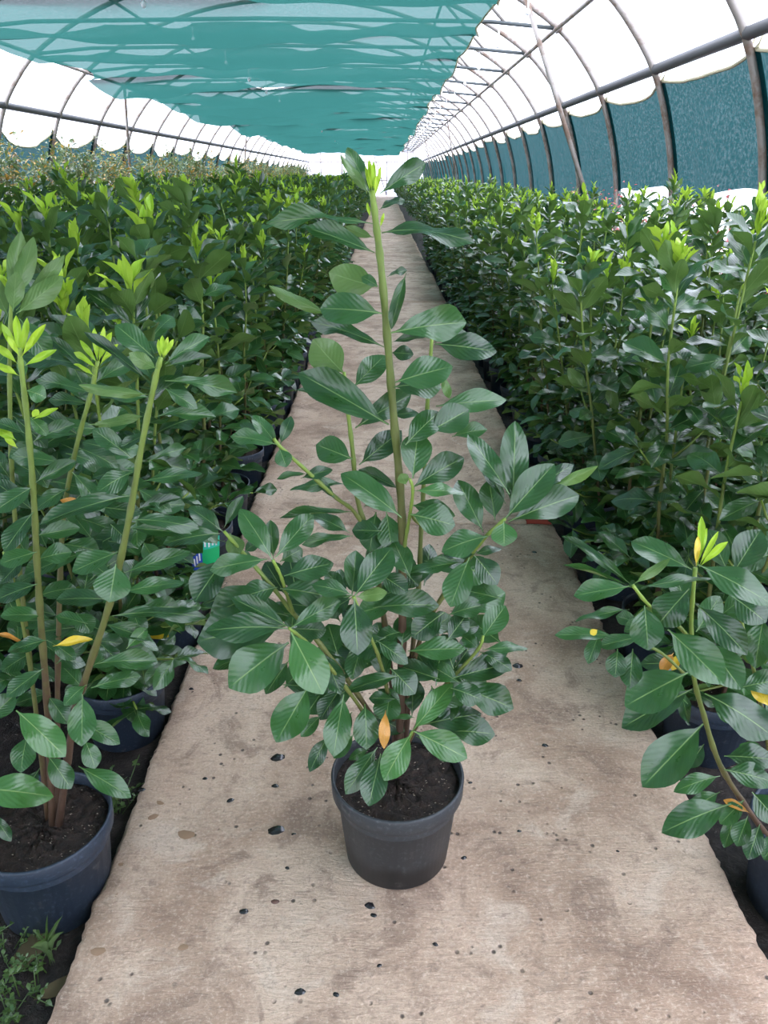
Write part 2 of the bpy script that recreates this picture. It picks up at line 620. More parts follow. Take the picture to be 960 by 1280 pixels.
# ------------------------------------------------------------------ shade net under the tie bars
net = empty('shade_net', (0, 0, 2.85))
tag(net, 'sagging green woven shade net hung below the roof', 'shade net')
NX0, NX1 = CX - JX - .02, 1.08
for i in range(len(HOOPS) - 2):
    ya, yb = HOOPS[i], HOOPS[i + 1]
    near = yb < 24
    nu, nv = (64, 14) if near else (30, 7)
    V, Fc = [], []
    rr = random.Random(100 + i)
    ph = [rr.uniform(0, 6.28) for _ in range(6)]
    sag = rr.uniform(.20, .32)
    for b in range(nv + 1):
        t = b / nv
        for a in range(nu + 1):
            s = a / nu
            xr = NX1 + .05 * math.sin(t * math.pi) * -1.4 + .03 * math.sin(6 * t + ph[0])
            xl = NX0 + .35 * math.sin(t * math.pi) * (.4 + .6 * math.sin(i * 1.3) ** 2)
            x = xl + (xr - xl) * s
            tz = 2.85 + .10 * (1 - ((x - CX) / JX) ** 2) - 2.85
            g0 = .10 * max(0, math.sin(x * 1.9 + ph[1]) - .45) + .06 * max(0, math.sin(x * 4.1 + ph[2]) - .6)
            g1 = .10 * max(0, math.sin(x * 1.5 + ph[3]) - .5)
            tt = g0 + (1 - g0 - g1) * t
            y = ya + (yb - ya) * (tt * 1.16 - .02)
            sg = sag * (.75 + .45 * math.sin(x * .9 + ph[4]))
            z = tz - .035 - sg * max(0, math.sin(math.pi * min(1, tt))) ** .8 - .05 * t * t
            z += .022 * math.sin(x * 5.2 + 3.0 * t + ph[5]) * math.sin(math.pi * t) + .03 * noise.noise(Vector((x * 1.7, y * 1.4, i)))
            z -= .10 * g0 * (1 - t) + .10 * g1 * t
            V.append((x, y, z))
    for b in range(nv):
        for a in range(nu):
            k = b * (nu + 1) + a
            Fc.append((k, k + 1, k + nu + 2, k + nu + 1))
    p = link('net_panel', mesh('net_panel', V, Fc, M['net']), net)
    # edge rope along the open side of the panel
    ed = [V[b * (nu + 1) + nu] for b in range(nv + 1)]
    link('edge_rope', tube('edge_rope', ed, .012, M['hem'], 6), p)

# mist nozzles hanging from the tie bars
noz_v, noz_f = join([tube_data([(0, 0, 0), (0, 0, -.16)], .008, 6)[:2], tube_data([(0, 0, -.16), (0, 0, -.175), (0, 0, -.20), (0, 0, -.215)], [.012, .026, .022, .008], 8)[:2]])
noz = mesh('nozzle', noz_v, noz_f, M['white'])
for i, y in enumerate(HOOPS[8:28]):
    for x, lab in ((-2.2, 'white mist nozzle hanging through the green shade net'), (1.32, 'white mist nozzle hanging beside the edge of the shade net')):
        z = 2.85 + .10 * (1 - ((x - CX) / JX) ** 2) - .02
        tag(link('mist_nozzle', noz, None, (x, y, z)), lab, 'nozzle', 'mist nozzles at ' + ('the net' if x < 0 else 'the net edge'))

# ------------------------------------------------------------------ side curtains
def xin(z, s):
    """inner side of hoop at height z"""
    pr_ = [p for p in PROF if p.x > 0]
    zs = [p.z for p in pr_]
    xs = [p.x for p in pr_]
    return CX + s * (float(np.interp(z, zs, xs)) + .045)


def curtain(ya, yb, s, ztop, drop, zbot, seed, label, group):
    rr = random.Random(seed)
    ph = [rr.uniform(0, 6.28) for _ in range(6)]
    root = empty('shade_curtain', (0, (ya + yb) / 2, zbot))
    tag(root, label, 'curtain', group)
    near = ya < 20
    nu, nv = (36, 22) if near else (14, 8)
    V, Fc = [], []
    top = []
    for b in range(nv + 1):
        v = b / nv
        for a in range(nu + 1):
            u = a / nu
            zt = ztop - drop * max(0, math.sin(math.pi * u)) ** .7
            zb = zbot + .05 * math.sin(u * 3.1 + ph[0]) + .03 * math.sin(u * 9 + ph[1])
            z = zt + (zb - zt) * v
            y = ya - .06 + (yb - ya + .12) * u
            f = .03 * math.sin(u * 11 + ph[2] + 1.2 * v) + .022 * math.sin(u * 23 + ph[3]) * (.3 + .7 * v) + .05 * noise.noise(Vector((u * 4, v * 3, seed)))
            f += .07 * math.sin(math.pi * u) * v ** 2
            x = xin(z, s) - s * max(-.03, f) * (max(0, math.sin(math.pi * (u * 1.12 - .06)))) ** .6
            V.append((x, y - (ya + yb) / 2, z - zbot))
            if b == 0:
                top.append(V[-1])
    for b in range(nv):
        for a in range(nu):
            k = b * (nu + 1) + a
            Fc.append((k, k + 1, k + nu + 2, k + nu + 1))
    link('cloth', mesh('curtain_cloth', V, Fc, M['curtain']), root)
    link('hem_rope', tube('hem_rope', top, .014, M['hem'], 6), root)
    for e in (0, -1):
        q = Vector(top[e])
        link('tie_cord', tube('tie_cord', [q, q + Vector((s * .03, 0, .10))], .007, M['hem'], 6), root)


for i in range(5, len(HOOPS) - 1):
    ya, yb = HOOPS[i], HOOPS[i + 1]
    rr = random.Random(i)
    zb = 1.13 if ya < 9 else rr.uniform(.75, 1.0)
    n_ = i - 9
    wd = ('first', 'second', 'third', 'fourth', 'fifth', 'sixth')
    lab = 'dark green shade curtain hanging in the bay crossed by the long leaning brace'
    if n_ < 0:
        lab = 'dark green shade curtain, %s bay before the long leaning brace' % wd[-n_ - 1]
    elif 0 < n_ < 7:
        lab = 'dark green shade curtain, %s bay past the long leaning brace' % wd[n_ - 1]
    elif n_ >= 7:
        lab = 'far dark green shade curtain more than six bays past the leaning brace'
    curtain(ya, yb, 1, 2.14, rr.uniform(.05, .20), zb, 300 + i, lab, 'curtains along the narrow bed side')
    curtain(ya, yb, -1, 2.02, rr.uniform(.14, .32), rr.uniform(1.0, 1.2), 500 + i, 'drooping dark green shade cloth behind the yellowing shrubs', 'curtains along the shrub side')

# ------------------------------------------------------------------ concrete path
PX0, PX1 = -.568, .695
path = empty('path', (0, 0, 0))
tag(path, 'worn beige concrete slab path between the two plant beds', 'path', kind='structure')


def slab(ya, yb, x0, x1, ztop, seed, fine):
    nxs = 26
    nys = int((yb - ya) / (.012 if fine else .15))
    V, Fc = [], []
    rim = []
    for j in range(nys + 1):
        y = ya + (yb - ya) * j / nys
        el = x0 + .009 * noise.noise(Vector((y * 9, seed, 0))) + .006 * noise.noise(Vector((y * 31, seed, 5))) + .007 * noise.noise(Vector((y * 1.3, seed, 9))) + .005 * noise.noise(Vector((y * 70, seed, 4)))
        er = x1 + .009 * noise.noise(Vector((y * 9, seed, 2))) + .006 * noise.noise(Vector((y * 31, seed, 7))) + .007 * noise.noise(Vector((y * 1.3, seed, 3))) + .005 * noise.noise(Vector((y * 70, seed, 8)))
        row = [(el - .004, -.09), (el - .002, -.012), (el + .010, -.001)]
        row += [(el + .01 + (er - el - .02) * i / nxs, 0) for i in range(1, nxs)]
        row += [(er - .010, -.001), (er + .002, -.012), (er + .004, -.09)]
        for x, z in row:
            zz = z + ztop
            if z == 0:
                zz += .004 * noise.noise(Vector((x * 4, y * 4, seed))) + .0015 * noise.noise(Vector((x * 19, y * 19, seed)))
            V.append((x, y, zz))
    w = nxs + 5
    for j in range(nys):
        for i in range(w - 1):
            k = j * w + i
            Fc.append((k, k + 1, k + w + 1, k + w))
    Fc.append(tuple(range(w - 1, -1, -1)))
    Fc.append(tuple(nys * w + i for i in range(w)))
    return link('slab', mesh('slab', V, Fc, M['concrete']), path)


slabs = []
yy = -.15 - 9.0
k = 0
while yy < 57:
    rr = random.Random(40 + k)
    dx = rr.uniform(-.02, .02) if k > 3 else 0
    slabs.append((yy, slab(yy + .006, yy + 2.994, PX0 + dx, PX1 + dx + (.0 if k < 4 else rr.uniform(-.03, .02)), rr.uniform(-.004, .004) if k not in (3,) else 0, k - 2, -1 < yy < 6)))
    yy += 3.0
    k += 1


def ground_at(px, py, z=0.0):
    d = ray(px, py)
    return CAM + d * ((z - H) / d.z)


def stone_mesh(name, seed, m, flat):
    rr = random.Random(seed)
    seg = 9
    V = [(0, 0, flat)]
    for ring, (r, z) in enumerate(((.62, flat * .85), (1.0, -.15 * flat))):
        for q in range(seg):
            a = 2 * math.pi * q / seg
            e = r * rr.uniform(.8, 1.12)
            V.append((e * math.cos(a), e * .72 * math.sin(a), z * rr.uniform(.8, 1.2)))
    Fc = [(0, 1 + q, 1 + (q + 1) % seg) for q in range(seg)]
    Fc += [(1 + q, 1 + seg + q, 1 + seg + (q + 1) % seg, 1 + (q + 1) % seg) for q in range(seg)]
    return mesh(name, V, Fc, m)


ST = [stone_mesh('stone', q, M['pebble'], .28) for q in range(4)]
SR = stone_mesh('stone_red', 9, M['pebble_red'], .3)
MU = [stone_mesh('mud_spot', 20 + q, M['mud'], .06) for q in range(3)]


def on_slab(px, py, r, me, name):
    p = ground_at(px, py)
    ob_ = [o for y, o in slabs if y <= p.y < y + 3.0][0]
    o = link(name, me, ob_, (p.x, p.y, -.0005))
    o.rotation_euler = (0, 0, RND.uniform(-.5, .5))
    rad = r * p.y * .00068 + r * .00085
    o.scale = (rad, rad, min(rad, .02))


for px, py, r in ((347, 947, 11), (346, 1038, 13), (367, 1043, 5), (344, 982, 5), (288, 1000, 5), (359, 1085, 4), (305, 1139, 6),
                  (462, 1132, 8), (467, 1144, 5), (474, 1207, 4), (375, 1240, 8), (420, 1243, 5), (544, 1180, 4), (239, 861, 4),
                  (256, 973, 4), (647, 832, 8), (649, 850, 4), (681, 932, 6), (649, 1039, 4), (680, 1004, 4), (580, 1072, 4),
                  (588, 978, 3), (759, 1233, 4), (768, 1262, 4), (744, 1128, 4), (772, 1064, 3), (693, 1145, 5), (412, 838, 4), (668, 690, 4)):
    on_slab(px, py, r, RND.choice(ST), 'pebble')
on_slab(344, 1127, 6, SR, 'pebble')
on_slab(177, 987, 5, ST[1], 'pebble')
for px, py, r in ((191, 1021, 11), (200, 1004, 9), (172, 1080, 9), (153, 1080, 7), (232, 1043, 15), (122, 1189, 12), (229, 1184, 8),
                  (148, 1119, 9), (395, 1085, 5)):
    on_slab(px, py, r * .75, RND.choice(MU), 'mud_spot')
# red clay chip at the first slab joint
bp = ground_at(672, 651)
V, Fc = box_data(-.05, .05, -.03, .03, 0, .02)
tag(link('brick_chip', mesh('brick_chip', V, Fc, M['brick'], smooth=False), None, (bp.x, bp.y, -.003)), 'flat red clay brick chip on the path edge', 'brick')

# ------------------------------------------------------------------ leaf meshes
OUT_U = [0, .05, .11, .17, .25, .34, .44, .54, .64, .74, .83, .91, .965, 1.0]
OUT_W = [.024, .026, .060, .165, .285, .385, .455, .492, .496, .452, .362, .225, .105, .004]


def leaf_data(seed, fold=.16, droop=.16, wave=.02, twist=.0, tip=1.0, nacross=3, us=None, serr=0.0):
    """unit leaf along +X, width along Y scaled to 1 at widest, face up +Z; ends at z=0 so base and tip stay where they are set"""
    rr = random.Random(seed)
    us = us or OUT_U
    V, UV, Fc = [], [], []
    p1, p2 = rr.uniform(0, 6.28), rr.uniform(0, 6.28)
    row = 2 * nacross + 1
    for i, u in enumerate(us):
        hw = float(np.interp(u, OUT_U, OUT_W))
        if serr and .2 < u < .98:
            hw *= 1 + serr * (1 if i % 2 else -1)
        arch = droop * (u - u * u) * 2.2 - droop * .35 * (u - u ** 3)
        for k in range(-nacross, nacross + 1):
            v = k / nacross
            y = v * hw
            z = arch + fold * (abs(v) ** 1.3) * hw * .42 + wave * math.sin(u * 9 + p1 + (2.0 if v > 0 else 0)) * abs(v) * hw * 2
            z += twist * y * u
            V.append((u, y, z))
            UV.append((u, .5 + .5 * v * (hw / .5)))
    for i in range(len(us) - 1):
        for k in range(row - 1):
            a = i * row + k
            Fc.append((a, a + row, a + row + 1, a + 1))
    return V, Fc, UV


NV = 6
SHAPES = [leaf_data(s, fold=f, droop=d, wave=w, twist=t) for s, f, d, w, t in
          ((1, .20, .10, .05, .0), (2, .35, .20, .06, .12), (3, .12, .14, .07, -.12), (4, .45, .08, .05, .05), (5, .05, .24, .08, -.05), (6, .28, .16, .09, .18))]
MAT_KIND = {'leaf': 'leaf', 'fresh': 'fresh', 'young': 'young', 'yellow': 'yellow', 'dead': 'dead'}
LEAF = {k: [mesh('leaf_' + k, s[0], s[1], M[MAT_KIND[k]], s[2]) for s in SHAPES] for k in MAT_KIND}
PART_NAME = {'leaf': 'leaf', 'fresh': 'fresh_leaf', 'young': 'young_leaf', 'yellow': 'yellow_leaf', 'dead': 'withered_leaf'}
# coarser leaves for masses
LO_U = [0, .12, .34, .64, .88, 1.0]
SHAPES_LO = [leaf_data(s, fold=f, droop=d, nacross=1, us=LO_U) for s, f, d in ((1, .3, .1), (2, .4, .2), (3, .2, .25))]
VL_U = [0, .3, .66, 1.0]
SHAPES_VL = [leaf_data(s, fold=f, droop=d, nacross=1, us=VL_U) for s, f, d in ((1, .3, .1), (2, .4, .2), (3, .2, .25))]


def frame(base, xdir, nrm, L, W):
    x = xdir.normalized()
    z = (nrm - x * nrm.dot(x))
    if z.length < 1e-4:
        z = x.orthogonal()
    z.normalize()
    y = z.cross(x)
    return Matrix(((x.x * L, y.x * W, z.x * L, base.x), (x.y * L, y.y * W, z.y * L, base.y), (x.z * L, y.z * W, z.z * L, base.z), (0, 0, 0, 1)))


def np_mass(items, shapes):
    """items: list of Matrix -> joined V, F, UV arrays"""
    Vs, Fs, Us = [], [], []
    off = 0
    pre = [(np.array([(*v, 1) for v in s[0]]), np.array(s[1]), np.array(s[2])) for s in shapes]
    for i, m in enumerate(items):
        v, f, u = pre[i % len(pre)]
        Vs.append((v @ np.array(m).T)[:, :3])
        Fs.append(f + off)
        Us.append(u)
        off += len(v)
    return np.concatenate(Vs), np.concatenate(Fs), np.concatenate(Us)


def fast_mesh(name, V, Fq, UV, materials, midx=None):
    me = bpy.data.meshes.new(name)
    nf = len(Fq)
    me.vertices.add(len(V))
    me.vertices.foreach_set('co', np.asarray(V, dtype=np.float32).ravel())
    me.loops.add(nf * 4)
    me.loops.foreach_set('vertex_index', np.asarray(Fq, dtype=np.int32).ravel())
    me.polygons.add(nf)
    me.polygons.foreach_set('loop_start', np.arange(0, nf * 4, 4, dtype=np.int32))
    me.polygons.foreach_set('loop_total', np.full(nf, 4, dtype=np.int32))
    me.polygons.foreach_set('use_smooth', np.ones(nf, dtype=bool))
    for m in materials:
        me.materials.append(m)
    if midx is not None:
        me.polygons.foreach_set('material_index', np.asarray(midx, dtype=np.int32))
    if UV is not None:
        lay = me.uv_layers.new(name='UVMap')
        lay.data.foreach_set('uv', np.asarray(UV, dtype=np.float32)[np.asarray(Fq).ravel()].ravel())
    me.update(calc_edges=True)
    return me


# ------------------------------------------------------------------ pots
PR0, PR1, PH, SOIL = .1055, .132, .207, .183


def pot_mesh(name, seg, m):
    pf = [(.001, .004), (PR0 * .9, .004), (PR0 * .97, 0), (PR0, .004), (PR0 + .0165, .168), (PR1 - .002, .170), (PR1, .173), (PR1 + .001, PH - .003),
          (PR1 - .001, PH), (PR1 - .004, PH), (PR1 - .006, PH - .004), (PR0 + .017, .15)]
    V, Fc = lathe(pf, seg)
    return mesh(name, V, Fc, m)


def soil_mesh(name, seg, rings, seed):
    rr = random.Random(seed)
    V, Fc = [(0, 0, SOIL + .006)], []
    R = PR1 - .006
    for i in range(1, rings + 1):
        r = R * i / rings
        for k in range(seg):
            a = 2 * math.pi * k / seg
            V.append((r * math.cos(a), r * math.sin(a), SOIL + (rr.uniform(-.006, .007) if i < rings else -.004)))
    for k in range(seg):
        Fc.append((0, 1 + k, 1 + (k + 1) % seg))
    for i in range(rings - 1):
        for k in range(seg):
            a, b = 1 + i * seg + k, 1 + i * seg + (k + 1) % seg
            Fc.append((a, a + seg, b + seg, b))
    return mesh(name, V, Fc, M['soil'])


POT_HERO = pot_mesh('pot_hero', 64, M['pot'])
POT_BLUE = pot_mesh('pot_blue', 36, M['pot_blue'])
POT_LO = pot_mesh('pot_simple', 16, M['pot_blue'])
SOIL_HI = soil_mesh('soil_fine', 48, 12, 1)
SOIL_LO = soil_mesh('soil_simple', 16, 3, 2)


# ------------------------------------------------------------------ plants whose every leaf was measured
def photo_plant(root, stems, leaves, Yp, seed):
    """stems: (points px,py,off), r0, r1, grow0, grow1; leaves: bx,by,tx,ty,width_px,off[,facing[,kind[,under]]]
    off = metres in front of (-) or behind (+) the plant's own middle plane; each leaf lies in a plane of its own slope"""
    rr = random.Random(seed)
    inv = Matrix.Translation(root.location).inverted()
    for pts, r0, r1, g0, g1 in stems:
        P = smooth_path([at(x, y, Yp + o) if not isinstance(x, Vector) else x for x, y, o in pts], 5)
        n_ = len(P)
        rad = [(r0 + (r1 - r0) * i / (n_ - 1)) * .84 for i in range(n_)]
        rad = [r * (1.22 if i % 3 == 0 else 1.0) for i, r in enumerate(rad)]
        gr = [g0 + (g1 - g0) * i / (n_ - 1) for i in range(n_)]
        V, Fc, A = tube_data([inv @ p for p in P], rad, 10, gr)
        link('stem', mesh('stem', V, Fc, M['stem'], attr=A), root)
    for L in leaves:
        bx, by, tx, ty, w, off = L[:6]
        f = L[6] if len(L) > 6 else .55
        kind = L[7] if len(L) > 7 else 'leaf'
        under = len(L) > 8 and L[8]
        B = at(bx, by, Yp + off)
        toc = (CAM - B).normalized()
        side = Vector(((tx - bx), 0, 0)).normalized() if tx != bx else Vector((0, 0, 0))
        N = (UP * (1 - f) + toc * f + side * rr.uniform(-.05, .2)).normalized()
        if under:
            N = (UP * .25 + toc * .9).normalized()
        if N.dot(toc) < .38:
            N = (N + toc * .5).normalized()
        d = ray(tx, ty)
        den = d.dot(N)
        t = (B - CAM).dot(N) / den
        T = CAM + d * t
        X = T - B
        Ln = X.length
        if Ln > .20:                                   # a leaf is never longer than this; swing it towards the picture plane
            T = at(tx, ty, Yp + off + .3 * (T.y - B.y) / Ln)
            X = T - B
            Ln = X.length
        X.normalize()
        Nn = (N - X * N.dot(X)).normalized()
        P = Nn.cross(X)
        q = B + P * .02
        def prj(v):
            r = v - CAM
            dd = r.dot(FWD)
            return Vector((r.x / dd * F, -r.dot(CUP) / dd * F))
        per = (prj(q) - prj(B))
        xd = (prj(T) - prj(B)).normalized()
        across = abs(per.x * xd.y - per.y * xd.x) / .02
        W = min(w / max(across, 1e-3), Ln * .72 + .012)
        if under:
            Nn = -Nn
        if kind == 'young':
            W *= .78
        mtx = inv @ frame(B, X, Nn, Ln, W)
        link(PART_NAME[kind], LEAF[kind][rr.randrange(NV)], root, None, mtx)


YH = 1.20
hero = empty('potted_laurel', (.027, YH, 0))
tag(hero, 'tall cherry laurel in a charcoal pot standing alone on the concrete path', 'plant')
hp = link('pot', POT_HERO, hero)
link('soil', SOIL_HI, hero)
hero_stems = [
    ([(498, 968, 0), (500, 900, 0), (503, 780, 0), (503, 690, 0), (501, 620, 0), (492, 520, 0), (484, 420, 0), (476, 330, 0), (470, 280, 0), (465, 238, 0)], .0098, .0052, 0, .92),
    ([(505, 955, .02), (511, 870, .03), (516, 810, .04), (523, 740, .06), (526, 670, .07), (530, 600, .08), (534, 511, .08), (540, 420, .08)], .0065, .0035, .05, .9),
    ([(494, 955, .02), (490, 860, .03), (478, 760, .03), (463, 680, .03), (447, 625, .03), (441, 565, .03), (435, 515, .03), (430, 465, .03)], .0065, .0035, .05, .95),
    ([(470, 720, .03), (463, 677, .02), (443, 640, .0), (420, 622, -.02), (385, 590, -.04), (352, 560, -.06), (342, 548, -.06)], .0045, .0032, .3, .95),
    ([(490, 955, -.01), (470, 905, -.03), (440, 858, -.05), (400, 805, -.06), (367, 767, -.06), (335, 727, -.06), (303, 690, -.05), (280, 664, -.05)], .0062, .0034, .1, .95),
    ([(367, 767, -.06), (358, 742, -.07), (351, 720, -.08), (341, 700, -.09)], .0036, .003, .6, .95),
    ([(478, 925, -.03), (440, 870, -.08), (405, 825, -.11), (380, 800, -.13), (361, 785, -.14)], .0045, .003, .3, .9),
    ([(492, 900, -.01), (476, 830, -.06), (458, 785, -.09), (442, 746, -.12)], .0042, .003, .3, .9),
    ([(503, 700, 0), (508, 668, -.01), (513, 640, -.02), (516, 612, -.03), (512, 598, -.03)], .0040, .0028, .6, .95),
    ([(503, 900, .01), (525, 800, 0), (560, 735, -.01), (588, 695, -.03), (608, 670, -.05), (632, 648, -.06)], .0055, .0033, .15, .95),
    ([(508, 935, 0), (535, 880, -.01), (568, 845, -.02), (598, 811, -.03), (604, 795, -.03)], .0045, .003, .2, .9),
    ([(500, 950, -.01), (508, 932, -.05), (515, 915, -.08)], .004, .003, .3, .95),
    ([(512, 640, -.01), (524, 655, 0), (548, 660, .02)], .003, .0025, .6, .7),
]
